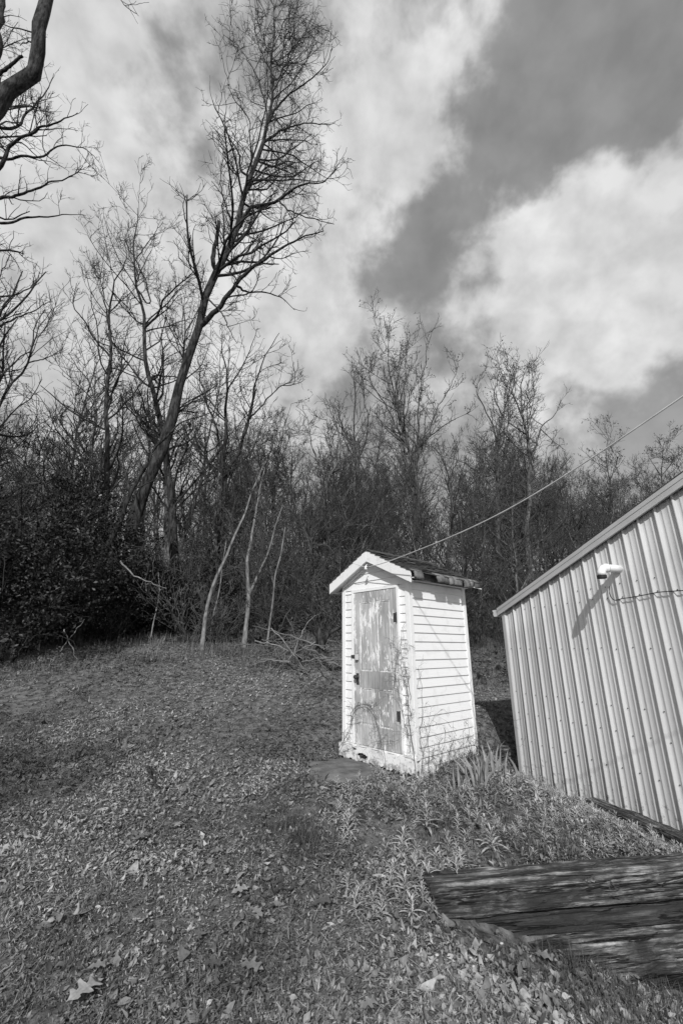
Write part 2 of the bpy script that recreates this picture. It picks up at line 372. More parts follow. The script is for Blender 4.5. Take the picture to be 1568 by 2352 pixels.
def axis(a, b, step, far, ratio=1.14):
    m = list(np.arange(a, b, step)); s = step; x = a; lo = []
    while x > -far: s *= ratio; x -= s; lo.append(x)
    s = step; x = m[-1]; hi = []
    while x < far: s *= ratio; x += s; hi.append(x)
    return np.array(lo[::-1]+m+hi)
gx = axis(-4.5, 4.2, .055, 3500); gy = axis(1.2, 9.0, .05, 3500)
GX, GY = np.meshgrid(gx, gy); GZ = ground_z(GX, GY)
nx, ny = len(gx), len(gy)
ii = (np.arange(ny-1)[:, None]*nx+np.arange(nx-1)[None, :]).ravel()
gq = np.stack([ii, ii+1, ii+nx+1, ii+nx], 1)
g_o = build('ground', np.stack([GX.ravel(), GY.ravel(), GZ.ravel()], 1), gq, None, M['soil'], smooth=True); tag(g_o, kind='structure')
def gz1(x, y): return float(ground_z(np.array([x]), np.array([y]))[0])

def in_outhouse(x, y, m=0.0):
    a = (x-C0[0])*OA[0]+(y-C0[1])*OA[1]; b = (x-C0[0])*OB[0]+(y-C0[1])*OB[1]
    return (a > -1.18-m) & (a < m) & (b > -m) & (b < 1.19+m)
def in_shed(x, y, m=0.0):
    a = (x-SHC[0])*SX[0]+(y-SHC[1])*SX[1]; b = (x-SHC[0])*SY[0]+(y-SHC[1])*SY[1]
    return (a > -m) & (a < 9.2) & (b > -m) & (b < 8)
def in_timber(x, y, m=0.0):
    tx = (x-TL0[0])*TDIR[0]+(y-TL0[1])*TDIR[1]; ty = (x-TL0[0])*TNRM[0]+(y-TL0[1])*TNRM[1]
    return (tx > -.02-m) & (ty > -.06-m) & (ty < .2+m)
def ground_hit(u, v):
    d = ray(u, v); t = 1.0
    for _ in range(80):
        p = d*t; e = p[2]+EYE-gz1(p[0], p[1]); t += e*.8
    return d*t
_pl, _pr, _pt, _pb = (ground_hit(*q) for q in ((704, 1778), (862, 1778), (775, 1742), (790, 1812)))
PATCH = (_pl[:2]+_pr[:2])/2; PATCH[1] = (_pt[1]+_pb[1])/2
PRX, PRY = abs(_pr[0]-_pl[0])/2, abs(_pt[1]-_pb[1])/2
def patch_r(x, y):
    return np.hypot((x-PATCH[0])/PRX, (y-PATCH[1])/PRY) + npnoise(x, y, .22, 31)*.22

# bare dirt patch before the outhouse door
def dirt_patch():
    n, k = 14, 40; V = []; 
    for i in range(n+1):
        for j in range(k):
            th = 2*math.pi*j/k; r = i/n*1.18
            wob = 1+.14*math.sin(2*th+1)+.09*math.sin(5*th)+.05*math.sin(9*th+2)
            x = PATCH[0]+PRX*r*wob*math.cos(th); y = PATCH[1]+PRY*r*wob*math.sin(th)
            V.append((x, y, 0))
    V = np.array(V)
    z = ground_z(V[:, 0], V[:, 1], False); rr = np.repeat(np.arange(n+1)/n, k)
    V[:, 2] = z + .045*(1-rr**3) - .03*rr**6 + npnoise(V[:, 0], V[:, 1], .1, 9)*.004
    q = [(i*k+j, i*k+(j+1) % k, (i+1)*k+(j+1) % k, (i+1)*k+j) for i in range(n) for j in range(k)]
    tag(build('dirt_patch', V, q, None, M['bare'], smooth=True), kind='structure')
dirt_patch()

# ------------------------------------------------------------------ outhouse (local x = OA, y = OB, z up)
OH_Z = -1.31+EYE
oh = empty('outhouse', (C0[0], C0[1], OH_Z), 'small white clapboard outhouse with peeling panel door and shingled gable roof', 'outhouse', math.atan2(OA[1], OA[0]))
def ohw(x, y, z):
    p = C0+OA*x+OB*y; return np.array([p[0], p[1], OH_Z+z])
def outhouse():
    W_, D_ = 1.18, 1.19; EAVE = 2.10; SLOPE = .5
    EXPO = .1035
    # lap siding: every course is a wedge, thick at its lower edge
    def courses(mb, p0, dirv, nrm, L, z0, z1, clip=None):
        k = 0; z = z0; r = random.Random(int(L*100))
        while z < z1-.005:
            zt = min(z+EXPO, z1)
            cl = (0, L) if clip is None else clip(z, zt)
            a, b = cl[:2]; ta, tb = cl[2:] if len(cl) > 2 else (a, b)
            if b-a > .01:
                t0, t1 = .019+r.uniform(-.0015, .0015), .005
                V = []
                for s, st in ((a, ta), (b, tb)):
                    for off, zz in ((-.006, z), (t0, z), (t1, zt-.0008), (-.006, zt-.0008)):
                        p = np.array(p0)+np.array(dirv)*(s if zz < z+.001 else st)+np.array(nrm)*off; V.append((p[0], p[1], zz))
                mb.add(V, [(0, 1, 2, 3), (7, 6, 5, 4), (0, 4, 5, 1), (1, 5, 6, 2), (2, 6, 7, 3), (3, 7, 4, 0)])
            z += EXPO; k += 1
    core = MB()
    core.prism([(-W_+.012, .02), (-.012, .02), (-.012, EAVE+.05), (-W_/2, EAVE+.05+W_/2*SLOPE), (-W_+.012, EAVE+.05)], 'y', .012, D_-.012)
    core.build('wall_core', M['soffit'], oh)
    DL, DR, DB, DT = -.955, -.181, .17, 2.035
    fr = MB()
    FL = DL-.045; FR = DR+.04
    courses(fr, (-W_, 0, 0), (1, 0, 0), (0, -1, 0), W_, .17, 2.08, lambda z, zt: (.035, W_+FL))
    courses(fr, (-W_, 0, 0), (1, 0, 0), (0, -1, 0), W_, .17, 2.08, lambda z, zt: (W_+FR, W_-.04))
    def gable(z, zt):
        e0, e1 = max(0, z-2.155)/SLOPE, max(0, zt-2.155)/SLOPE
        return (e0, W_-e0, min(e1, W_/2-.002), max(W_-e1, W_/2+.002))
    courses(fr, (-W_, 0, 0), (1, 0, 0), (0, -1, 0), W_, 2.08, 2.155+W_/2*SLOPE, gable)
    fr.build('front_siding', M['white'], oh)
    sd = MB(); courses(sd, (0, 0, 0), (0, 1, 0), (1, 0, 0), D_, -.06, EAVE, lambda z, zt: (.045, D_-.03))
    sd.build('side_siding', M['white'], oh)
    sl = MB(); courses(sl, (-W_, 0, 0), (0, 1, 0), (-1, 0, 0), D_, -.06, EAVE, lambda z, zt: (.03, D_-.03)); sl.build('side_siding', M['white'], oh)
    bk = MB(); courses(bk, (-W_, D_, 0), (1, 0, 0), (0, 1, 0), W_, -.06, EAVE, lambda z, zt: (.03, W_-.03)); bk.build('back_siding', M['white'], oh)
    # corner boards
    for (x, y, nm) in ((0, 0, 1), (-W_, 0, 2), (0, D_, 3), (-W_, D_, 4)):
        c = MB(); sx = 1 if x == 0 else -1; sy = -1 if y == 0 else 1
        xa, xb = sorted((x-sx*.045, x+sx*.022)); ya, yb = sorted((y-sy*.046, y+sy*.023))
        c.box(xa, xb, ya, yb, -.05 if y else .13, EAVE+.02)
        c.build('corner_board', M['white'], oh, bevel=.004)
    # base board with a rotten hole
    n = 48; x0, x1 = -W_-.05, .028; zt = .150
    def hole(x, z):
        h1 = ((x+.80)/.085)**2+((z-.055)/.034)**2 + .35*math.sin(x*90)*.5
        h2 = ((x+.935)/.05)**2+((z-.115)/.016)**2
        return min(h1, h2)
    V = []; Fs = []; nzs = 12
    for side, yy in ((0, -.052), (1, -.028)):
        for i in range(n+1):
            for j in range(nzs+1):
                x = x0+(x1-x0)*i/n; rag = .012*math.sin(i*.9)+.008*math.sin(i*2.3+1)
                zb = -.005+rag; z = zb+(zt+.004*math.sin(i*.7)-zb)*j/nzs
                V.append((x, yy-.012*math.sin(math.pi*i/n), z))
    s = (n+1)*(nzs+1)
    keep = set()
    for i in range(n):
        for j in range(nzs):
            a = i*(nzs+1)+j; cx = (V[a][0]+V[a+nzs+2][0])/2; cz = (V[a][2]+V[a+nzs+2][2])/2
            if hole(cx, cz) > 1: keep.add((i, j))
    for i, j in keep:
        a = i*(nzs+1)+j; b = a+nzs+1
        Fs.append((a, b, b+1, a+1)); Fs.append((a+s+1, b+s+1, b+s, a+s))
        for (di, dj, e0, e1) in ((-1, 0, a, a+1), (1, 0, b+1, b), (0, -1, b, a), (0, 1, a+1, b+1)):
            if (i+di, j+dj) not in keep: Fs.append((e0, e1, e1+s, e0+s))
    mb = MB(); mb.add(V, Fs); mb.build('base_board', M['trim'], oh)
    mb = MB(); mb.box(-W_-.01, -.0, -.045, .02, .152, .166); mb.build('sill', M['trim'], oh, bevel=.003)
    mb = MB(); mb.box(.004, .026, .024, .30, -.10, .05); mb.build('base_board', M['trim'], oh, bevel=.003)
    mb = MB(); mb.box(-W_+.1, -.06, -.020, -.012, -.06, .15); mb.build('base_shade_sheet', M['black'], oh)  # black sheet standing in for the shade behind the rotten hole
    # door frame
    mb = MB(); mb.box(DL-.042, DL-.004, -.036, -.002, .168, DT+.04); mb.box(DR+.004, DR+.040, -.036, -.002, .168, DT+.04); mb.box(DL-.004, DR+.004, -.036, -.002, DT+.006, DT+.04)
    mb.build('door_frame', M['white'], oh, bevel=.003)
    mb = MB(); mb.box(DL-.004, DR+.004, -.004, .004, .17, DT+.006); mb.build('door_gap_shade', M['black'], oh)  # black backing, paints the shade seen in the slits round the door
    # door leaf: stiles and rails round four sunk panels
    dr = MB(); yf, yb = -.030, -.006
    st = .115; mu0, mu1 = -.625, -.520
    zr = [(DB, .40), (.83, 1.03), (1.90, DT)]
    dr.box(DL, DL+st, yf, yb, DB, DT); dr.box(DR-st, DR, yf, yb, DB, DT)
    for a, b in (zr[0], zr[2]): dr.box(DL+st+.001, DR-st-.001, yf+.0015, yb, a, b)
    for a, b in ((.40, .83), (1.03, 1.90)): dr.box(mu0, mu1, yf+.001, yb, a+.001, b-.001)
    door = dr.build('door', M['door'], oh, bevel=.003)
    lr = MB(); lr.box(DL+st+.001, DR-st-.001, yf+.0015, yb, .83, 1.03); lr.build('lock_rail', M['door_worn'], door, bevel=.003)
    for a, b in ((.40, .83), (1.03, 1.90)):
        for c, d in ((DL+st, mu0), (mu1, DR-st)):
            p = MB()
            # raised field with sloped margins
            e = .03
            V = [(c+.001, yf+.016, a+.001), (d-.001, yf+.016, a+.001), (d-.001, yf+.016, b-.001), (c+.001, yf+.016, b-.001),
                 (c+e, yf+.007, a+e), (d-e, yf+.007, a+e), (d-e, yf+.007, b-e), (c+e, yf+.007, b-e)]
            p.add(V, [(0, 1, 5, 4), (1, 2, 6, 5), (2, 3, 7, 6), (3, 0, 4, 7), (4, 5, 6, 7)])
            p.box(c+.001, d-.001, yf+.0165, yb, a+.001, b-.001)
            p.build('panel', M['door'], door); p = MB()
            for (xa, xb, za, zb) in ((c, c+.012, a, b), (d-.012, d, a, b), (c+.012, d-.012, a, a+.012), (c+.012, d-.012, b-.012, b)):
                p.box(xa+.0005, xb-.0005, yf+.004, yf+.015, za+.0005, zb-.0005)
            p.build('moulding', M['door_edge'], door)
    # knob, hasp with padlock, hinges
    k = MB(); k.lathe([(0, .026), (.004, .026), (.006, .011), (.03, .011), (.036, .026), (.05, .030), (.062, .024), (.068, .0)], (-.885, yf, .955), (0, -1, 0)); k.build('knob', M['iron'], door, smooth=True)
    k = MB(); k.box(-.915, -.862, yf-.004, yf, .86, 1.0); k.build('lock_plate', M['iron'], door, bevel=.003)
    hp = MB(); hp.box(-1.0, -.95, -.046, -.037, 1.185, 1.225); hp.box(-.948, -.90, -.046, -.0405, 1.19, 1.228); hp.build('hasp', M['iron'], door, bevel=.002)
    pl = MB(); pl.box(-.90, -.855, -.070, -.048, 1.165, 1.235); pl.tube([(-.89, -.06, 1.235), (-.89, -.06, 1.262), (-.878, -.06, 1.272), (-.866, -.06, 1.262), (-.866, -.06, 1.235)], .004, 6); pl.build('padlock', M['metal_trim'], door, bevel=.004)
    for z in (.50, 1.62):
        h = MB(); h.box(DR-.055, DR-.002, yf-.005, yf-.0003, z, z+.11); h.tube([(DR+.004, yf-.012, z-.008), (DR+.004, yf-.012, z+.118)], .007, 8)
        h.build('hinge', M['iron'], door, bevel=.001)
    # roof: two slabs, shingle courses on each, soffit and barge boards
    AP = 2.585; xr, xl = .153, -1.348; xa = -.59; y0, y1 = -.135, D_+.13
    def roof_z(x): return AP-abs(x-xa)*SLOPE
    rf = MB()
    for s, xe in ((1, xr-.012), (-1, xl+.012)):
        za, ze = AP-.022, roof_z(xe)-.022
        poly = [(xa, za), (xe, ze), (xe, ze-.03), (xa, za-.03)]
        rf.prism(poly if s < 0 else poly[::-1], 'y', y0+.005, y1-.01)
    roof = rf.build('roof', M['roof_edge'], oh)
    rnd = random.Random(5)
    for s, xe in ((1, xr+.025), (-1, xl-.02)):
        sh = MB(); L = abs(xe-xa); nc = 9; 
        for c in range(nc):
            d0 = L*c/nc; d1 = L*(c+1)/nc + .03
            y = y0-.012
            while y < y1+.01:
                w = rnd.uniform(.09, .17); ye = min(y+w, y1+.015)
                lift = rnd.uniform(.0, .012)+.004; t = .008
                d1j = d1+rnd.uniform(-.02, .012)
                xA, xB = xa+s*d0, xa+s*d1j
                z0_, z1_ = AP-SLOPE*d0, AP-SLOPE*d1j
                zt0, zt1 = z0_-.014, z1_-.004+lift
                V = [(xA, y, zt0), (xB, y, zt1), (xB, ye-.004, zt1+rnd.uniform(-.004, .004)), (xA, ye-.004, zt0)]
                V += [(p[0], p[1], p[2]-t) for p in V]
                sh.add(V, [(0, 1, 2, 3), (7, 6, 5, 4), (0, 4, 5, 1), (1, 5, 6, 2), (2, 6, 7, 3), (3, 7, 4, 0)])
                y = ye
        sh.build('shingles', M['shingle'], roof)
    rc = MB(); y = y0-.012
    while y < y1:
        ye = min(y+.14, y1+.01); z = AP+.006+rnd.uniform(0, .006)
        V = [(xa-.11, y, z-.052), (xa, y, z), (xa+.11, y, z-.052), (xa-.11, ye, z-.052), (xa, ye, z), (xa+.11, ye, z-.052)]
        V += [(p[0], p[1], p[2]-.008) for p in V]
        rc.add(V, [(0, 1, 4, 3), (1, 2, 5, 4), (6, 9, 10, 7), (7, 10, 11, 8), (0, 6, 7, 1), (1, 7, 8, 2), (3, 4, 10, 9), (4, 5, 11, 10), (2, 8, 11, 5), (0, 3, 9, 6)])
        y = ye-.008
    rc.build('ridge_shingles', M['shingle'], roof)
    # curled, broken shingle ends hanging over the near eave: each a bent tongue
    y = y0+.0
    while y < y1-.04:
        w = rnd.uniform(.12, .26); ye = min(y+w, y1+.01)
        if rnd.random() < .86:
            cu = MB(); nseg = 7; drop = rnd.uniform(.11, .19); V = []
            rr = drop/2.2; th_ = .020
            for off in (0, th_):
                for i in range(nseg+1):
                    th = math.pi*.62*i/nseg
                    xx = xr-.02+ (rr+.018-off)*math.sin(th)*1.1; zz = roof_z(xr-.02)+.004-(rr+.012)*(1-math.cos(th))*1.25-off*math.cos(th)
                    wob = rnd.uniform(-.006, .006)
                    V.append((xx+wob, y+.003+i*rnd.uniform(0, .003), zz)); V.append((xx+wob*.5, ye-.004-i*rnd.uniform(0, .004), zz+rnd.uniform(-.006, .006)))
            m_ = 2*(nseg+1); Fs = []
            for i in range(nseg):
                a = 2*i; Fs.append((a, a+2, a+3, a+1)); Fs.append((m_+a+1, m_+a+3, m_+a+2, m_+a))
                Fs.append((a, m_+a, m_+a+2, a+2)); Fs.append((a+1, a+3, m_+a+3, m_+a+1))
            Fs.append((0, 1, m_+1, m_)); e = 2*nseg; Fs.append((e, m_+e, m_+e+1, e+1))
            cu.add(V, Fs); cu.build('curled_shingle', M['curl'], roof, smooth=True)
        y = ye + (rnd.uniform(.0, .03) if rnd.random() < .4 else 0)
    # rotten eave fascia, far end and near end bits of bare metal
    fa = MB(); fa.box(xr-.055, xr-.028, y0+.03, y1-.02, roof_z(xr-.04)-.125, roof_z(xr-.04)-.05); fa.build('rotten_fascia', M['roof_edge'], roof)
    ed = MB(); ed.add([(xr-.10, y1-.20, 2.15), (xr+.04, y1-.16, 2.125), (xr+.055, y1+.03, 2.11), (xr-.06, y1+.03, 2.14), (xr-.10, y1-.20, 2.138), (xr+.04, y1-.16, 2.113), (xr+.055, y1+.03, 2.098), (xr-.06, y1+.03, 2.128)],
                      [(0, 1, 2, 3), (7, 6, 5, 4), (0, 4, 5, 1), (1, 5, 6, 2), (2, 6, 7, 3), (3, 7, 4, 0)])
    ed.build('soffit_scrap', M['trim'], roof)
    ed = MB(); ed.box(xr-.12, xr+.035, y0+.03, y0+.115, 2.118, 2.126); ed.build('soffit_scrap', M['trim'], roof)
    # eave soffits + rake soffits as boards
    for s, xe in ((1, xr-.015), (-1, xl+.015)):
        so = MB()
        for b in range(3):
            ya = y0+.024+b*.045
            poly = [(xa, roof_z(xa)-.13), (xe, roof_z(xe)-.13), (xe, roof_z(xe)-.140), (xa, roof_z(xa)-.140)]
            so.prism(poly if s < 0 else poly[::-1], 'y', ya+.001, min(ya+.043, -.001))
        so.build('rake_soffit', M['soffit'], oh)
    so = MB()
    for b in range(4): so.box(xl+.02+b*.04, xl+.018+(b+1)*.04, .0, y1-.02, roof_z(xl)-.128, roof_z(xl)-.118)
    so.build('eave_soffit', M['soffit'], oh)
    so = MB(); so.box(.0, .12, .002, y1-.1, 2.112, 2.122); so.build('eave_soffit', M['soffit'], oh)
    for s, xe in ((1, xr), (-1, xl)):
        bb = MB(); za, ze = AP-.012, roof_z(xe)-.012; hgt = .142
        poly = [(xa+.0006*s, za), (xe, ze), (xe, ze-hgt), (xa+.0006*s, za-hgt-.01)]
        bb.prism(poly if s < 0 else poly[::-1], 'y', y0-.004, y0+.020)
        bb.build('barge_board', M['trim'], oh, bevel=.003)
    for s, xe in ((-1, xl), (1, xr)):
        if s < 0:
            f = MB(); f.box(xe-.0, xe+.018, y0+.022, y1, roof_z(xe)-.14, roof_z(xe)-.03); f.build('fascia', M['trim'], oh)
    for sgn in (-1, 1):
        fz = MB(); xe = -W_/2+sgn*(W_/2-.002)
        poly = [(xe, 2.150), (-W_/2+sgn*.001, 2.150+(W_/2-.001)*SLOPE), (-W_/2+sgn*.001, 2.115+(W_/2-.001)*SLOPE), (xe, 2.115)]
        fz.prism(poly if sgn < 0 else poly[::-1], 'y', -.034, -.0205); fz.build('frieze', M['white'], oh)
    # porcelain insulator on a hook, under the apex
    ins = MB(); ins.tube([(-.56, y0-.004, 2.37), (-.56, y0-.03, 2.365), (-.56, y0-.045, 2.345), (-.56, y0-.04, 2.32)], .006, 7)
    ins.lathe([(0, .016), (.012, .024), (.024, .017), (.036, .024), (.048, .014)], (-.56, y0-.04, 2.30), (0, 0, 1), 10); ins.build('insulator', M['pvc'], oh, smooth=True)
outhouse()

# ------------------------------------------------------------------ shed (local x along the gable wall towards the camera, y into the shed)
SH_Z = EYE
shed = empty('metal_shed', (SHC[0], SHC[1], SH_Z-1.93), 'pale ribbed metal shed gable end with a vent pipe', 'shed', math.atan2(SX[1], SX[0]))
ZB = 1.93                                     # local z = height above the shed's foot; eye level is ZB
def wall_hit(u, v, off=0.0):
    """local (x, z) on the gable wall under pixel (u, v) of the 1568 px copy"""
    d = ray(u, v); n = -SY; t = ((SHC + n*off) @ n)/(d[:2] @ n)
    p = d*t; return float((p[:2]-SHC) @ SX), float(p[2]+ZB)
def make_shed():
    EV = .69+ZB; SL = .325; LEN = 9.2; RID = LEN/2; DEP = 8.0
    def top(x): return EV+SL*(x if x < RID else LEN-x)
    # gable wall: one profiled sheet
    prof = [(0.0, 0)]
    x = .054
    while x < LEN-.06:
        prof += [(x-.021, 0), (x-.009, .020), (x+.009, .020), (x+.021, 0)]
        for q in (.0763, .1527):
            c = x+q; prof += [(c-.012, 0), (c-.005, .0035), (c+.005, .0035), (c+.012, 0)]
        x += .229
    prof.append((LEN, 0)); prof = [p for i, p in enumerate(prof) if p[0] <= LEN]
    V = []; Q = []
    xs = np.array([p[0] for p in prof]); ys = np.array([p[1] for p in prof]); n = len(prof)
    for lv in range(7):
        f = lv/6
        for a, b in prof:
            zt = top(a)-.01; z0 = -.7; V.append((a, -b+.0012*math.sin(a*3.1+f*9)*math.sin(f*math.pi), z0+(zt-z0)*f))
    V = np.array(V); V2 = V.copy(); V2[:, 1] += .012
    for lv in range(6):
        for i in range(n-1):
            a = lv*n+i; Q.append((a, a+1, a+n+1, a+n))
    m = len(V); Q2 = [(q[3]+m, q[2]+m, q[1]+m, q[0]+m) for q in Q]
    edge = []
    for i in range(n-1): edge += [(i+1, i, i+m, i+1+m), (6*n+i, 6*n+i+1, 6*n+i+1+m, 6*n+i+m)]
    build('gable_wall', np.concatenate([V, V2]), Q+Q2+edge, None, M['metal'], shed)
    bd = MB(); bd.prism([(.01, -.7), (LEN-.01, -.7), (LEN-.01, EV-.03), (RID, top(RID)-.05), (.01, EV-.03)], 'y', .02, DEP); bd.build('body', M['metal'], shed)
    ct = MB(); ct.box(-.026, .052, -.027, -.0205, -.7, EV-.015); ct.box(-.026, -.020, -.0205, .06, -.7, EV-.015); ct.build('corner_trim', M['metal_trim'], shed, bevel=.002)
    # rake trim in two lengths, stepped profile
    def rake(xa, xb, dz=0.0):
        mb = MB()
        for (y0, y1, za, zb) in ((-.060, -.024, -.105, .012), (-.066, -.0605, -.035, .018), (-.064, -.0605, -.11, -.095)):
            poly = [(xa, top(xa)+za+dz), (xb, top(xb)+za+dz), (xb, top(xb)+zb+dz), (xa, top(xa)+zb+dz)]
            mb.prism(poly[::-1], 'y', y0, y1)
        mb.build('rake_trim', M['metal_trim'], shed, bevel=.002)
    rake(-.10, 1.97); rake(1.972, RID, .003)
    mb = MB(); 
    for (y0, y1, za, zb) in ((-.060, -.024, -.105, .012), (-.066, -.0605, -.035, .018)):
        poly = [(RID+.001, top(RID)+za), (LEN+.1, top(LEN)-.0325+za), (LEN+.1, top(LEN)-.0325+zb), (RID+.001, top(RID)+zb)]
        mb.prism(poly[::-1], 'y', y0, y1)
    mb.build('rake_trim', M['metal_trim'], shed)
    rf = MB()
    for a, b in ((-.12, RID), (RID, LEN+.12)):
        za = EV-.039+.02 if a < 0 else top(RID)+.02; zb = top(RID)+.02 if a < 0 else EV-.039+.02
        rf.prism([(a, za), (b, zb), (b, zb+.022), (a, za+.022)][::-1], 'y', -.056, DEP+.06)
    rf.build('roof', M['shingle'], shed)
    gt = MB()
    prof2 = [(-.115, .01), (-.245, .01), (-.25, -.006), (-.228, -.03), (-.238, -.065), (-.215, -.105), (-.115, -.105)]
    gt.prism([(p[0], EV-.045+p[1]) for p in prof2][::-1], 'y', -.05, DEP); gt.build('gutter', M['white'], shed)
    sp = MB(); sp.box(-.124, -.03, -.020, DEP, EV-.15, EV-.05); sp.build('fascia', M['white'], shed)
    # screws beside the ribs
    sc = MB(); sc.lathe([(0, .0075), (.002, .0075), (.003, .0055), (.007, .005)], (0, 0, 0), (0, -1, 0), 6)
    proto = sc.build('screw', M['screw'], shed, smooth=False); first = True
    r = random.Random(3); cnt = 0
    for z in (.55, .95, 1.25, ZB, 2.55, 2.70 + .0):
        x = .054+.045
        while x < 4.0:
            ok = z < top(x)-.12 and cnt < 95 and (z < 2.6 or x > 1.6) and not (z == .55 and x < .0)
            if ok:
                if first: o = proto; first = False
                else: o = proto.copy(); COL.objects.link(o); o.parent = shed
                o.location = (x+r.uniform(-.004, .004), -.0005, z+r.uniform(-.012, .012)); cnt += 1
            x += .229
    # vent pipe with an elbow turned down and a screen in its mouth
    px, pz = 2.42, .957+ZB
    pts = [(px, .01, pz), (px, -.10, pz), (px, -.22, pz)]
    for i in range(1, 8):
        th = math.pi/2*i/7; pts.append((px, -.22-.085*math.sin(th), pz-.085*(1-math.cos(th))))
    pts.append((px, -.305, pz-.105))
    vp = MB(); vp.tube(pts, .048, 20); vp.lathe([(0, .056), (.03, .056)], (px, -.20, pz), (0, -1, 0), 20); 
    pipe = vp.build('vent_pipe', M['pvc'], shed, smooth=True)
    vc = MB(); vc.lathe([(0, .055), (.035, .055), (.040, .050)], (px, -.305, pz-.095), (0, 0, -1), 20); vc.build('screen', M['black'], pipe)
make_shed()

# black wire on the shed wall
def shed_world(x, y, z):
    p = SHC+SX*x+SY*y; return np.array([p[0], p[1], SH_Z-1.93+z])
def zoom2(x, y): return (1750+x/1.384)*.6272, (1400+y/1.384)*.6272
wp = []
for a, b in ((672, 1033), (671, 1062), (678, 1085), (690, 1101), (740, 1096), (820, 1084), (880, 1072), (925, 1064), (980, 1060), (1038, 1056)):
    x, z = wall_hit(*zoom2(a, b)); wp.append(shed_world(x, -.026, z))
x, z = wall_hit(*zoom2(1038, 1056)); wp += [shed_world(x+.5, -.026, z-.02), shed_world(x+1.6, -.026, z-.01)]
def catmull(pts, n):
    pts = np.asarray(pts, float); t = np.concatenate([[0], np.cumsum(np.linalg.norm(np.diff(pts, axis=0), axis=1))]); t /= t[-1]
    m = np.gradient(pts, t, axis=0); q = np.linspace(0, 1, n); i = np.clip(np.searchsorted(t, q, side='right')-1, 0, len(t)-2)
    h = (t[i+1]-t[i]); s = ((q-t[i])/h)[:, None]; h = h[:, None]
    return (2*s**3-3*s**2+1)*pts[i]+(s**3-2*s**2+s)*h*m[i]+(-2*s**3+3*s**2)*pts[i+1]+(s**3-s**2)*h*m[i+1]
w = MB(); w.tube(catmull(wp, 60), .0055, 6); tag(w.build('wire', M['black'], smooth=True), 'thin black wire looping along the ribbed metal shed wall', 'wire')

# overhead cable from the outhouse gable towards the upper right
h0 = ohw(-.56, -.178, 2.33)
pts = [h0, h0+np.array([.12, -.19, -.004]), np.array([.87, 4.66, 1.05+EYE]), np.array([1.476, 3.59, 1.175+EYE]), np.array([2.18, 2.37, 1.535+EYE]), np.array([2.95, 1.05, 2.05+EYE]), np.array([5.2, -2.9, 4.0+EYE])]
w = MB(); w.tube(catmull(pts, 90), .0056, 7); w.tube(catmull([h0, h0+np.array([-.10, .03, .04]), h0+np.array([-.17, .08, .075])], 8), .004, 5)
tag(w.build('overhead_cable', M['cable'], smooth=True), 'pale overhead cable running from the outhouse gable up to the right', 'cable')

# ------------------------------------------------------------------ timbers
def timber(name, label, a, b, wd, z0, z1, seed, group=None, matl=None, jag=.006, cat='timber', ncr=4):
    """squared, worn beam from a to b (world xy of the front edge), wd deep to the back, with fibres and long drying checks cut into its faces"""
    a = np.array(a); b = np.array(b); d = b-a; L = np.linalg.norm(d); d /= L; nr = np.array([-d[1], d[0]])
    rng = np.random.default_rng(seed); nl = int(L/.022)+2; h = z1-z0; c = .014
    prof = [(0, c+(h-2*c)*i/15, -1, 0) for i in range(16)] + [(c*.3, h-c*.3, -.7, .7)] + [(c+(wd-2*c)*i/11, h, 0, 1) for i in range(12)] + [(wd, h-c, 1, 0), (wd, c, 1, 0), (wd-c, 0, 0, -1), (c, 0, 0, -1)]
    k = len(prof); per = np.concatenate([[0], np.cumsum([math.hypot(prof[j+1][0]-prof[j][0], prof[j+1][1]-prof[j][1]) for j in range(k-1)])])
    S = np.linspace(0, L, nl)[:, None]*np.ones((1, k)); Pe = np.ones((nl, 1))*per[None]
    wav = npnoise(S, Pe*0, .5, seed+9)*.010+npnoise(S, Pe*0, .17, seed+10)*.004
    D = npnoise(S*.35, (Pe+wav)*2.4, .05, seed)*jag*.6 + npnoise(S*.6, (Pe+wav)*1.6, .022, seed+1)*jag*.35 + npnoise(S, Pe, .30, seed+2)*jag*.8
    for i in range(ncr):
        s0 = rng.uniform(-.1, .75)*L; s1 = s0+rng.uniform(.3, 1.4); p0_ = rng.uniform(.02, h+wd*.8); sl = rng.normal()*.01
        pc = p0_+sl*(S-s0)+wav*1.6+npnoise(S, S*0, .09, seed+20+i)*.004
        fade = sstep(s0, s0+.25, S)*sstep(s1, s1-.25, S)
        D -= .022*np.exp(-((Pe-pc)/.0065)**2)*fade; D += .004*np.exp(-((Pe-pc-.014)/.008)**2)*fade
    # a few knots
    for i in range(3):
        ks, kp = rng.uniform(.2, .9)*L, rng.uniform(.03, h+wd*.6); rr = np.hypot((S-ks)/.030, (Pe-kp)/.020); D += .008*np.exp(-(rr-1)**2*4) - .012*np.exp(-rr**2*2)
    V = np.zeros((nl, k, 3))
    for j, (p, q, nx_, nz_) in enumerate(prof):
        V[:, j, 0] = S[:, j]-L/2+(npnoise(np.full(nl, j*.37), np.zeros(nl), .5, seed+30)*.008)*np.where(np.arange(nl) < 2, 1, 0)
        V[:, j, 1] = p+D[:, j]*nx_; V[:, j, 2] = q+D[:, j]*nz_
    V = V.reshape(-1, 3)
    Q = [(i*k+j, (i+1)*k+j, (i+1)*k+(j+1) % k, i*k+(j+1) % k) for i in range(nl-1) for j in range(k)]
    mb = MB(); mb.add(V, Q+[tuple(range(k)), tuple(range((nl-1)*k, nl*k))[::-1]])
    o = mb.build(name, matl or M['tie'])
    mid = (a+b)/2; o.location = (mid[0], mid[1], z0); o.rotation_euler = (0, 0, math.atan2(d[1], d[0]))
    return tag(o, label, cat, group)
def tpt(s, off=0.0): return TL0+TDIR*s+TNRM*off
GT = 'timbers of the low retaining wall'
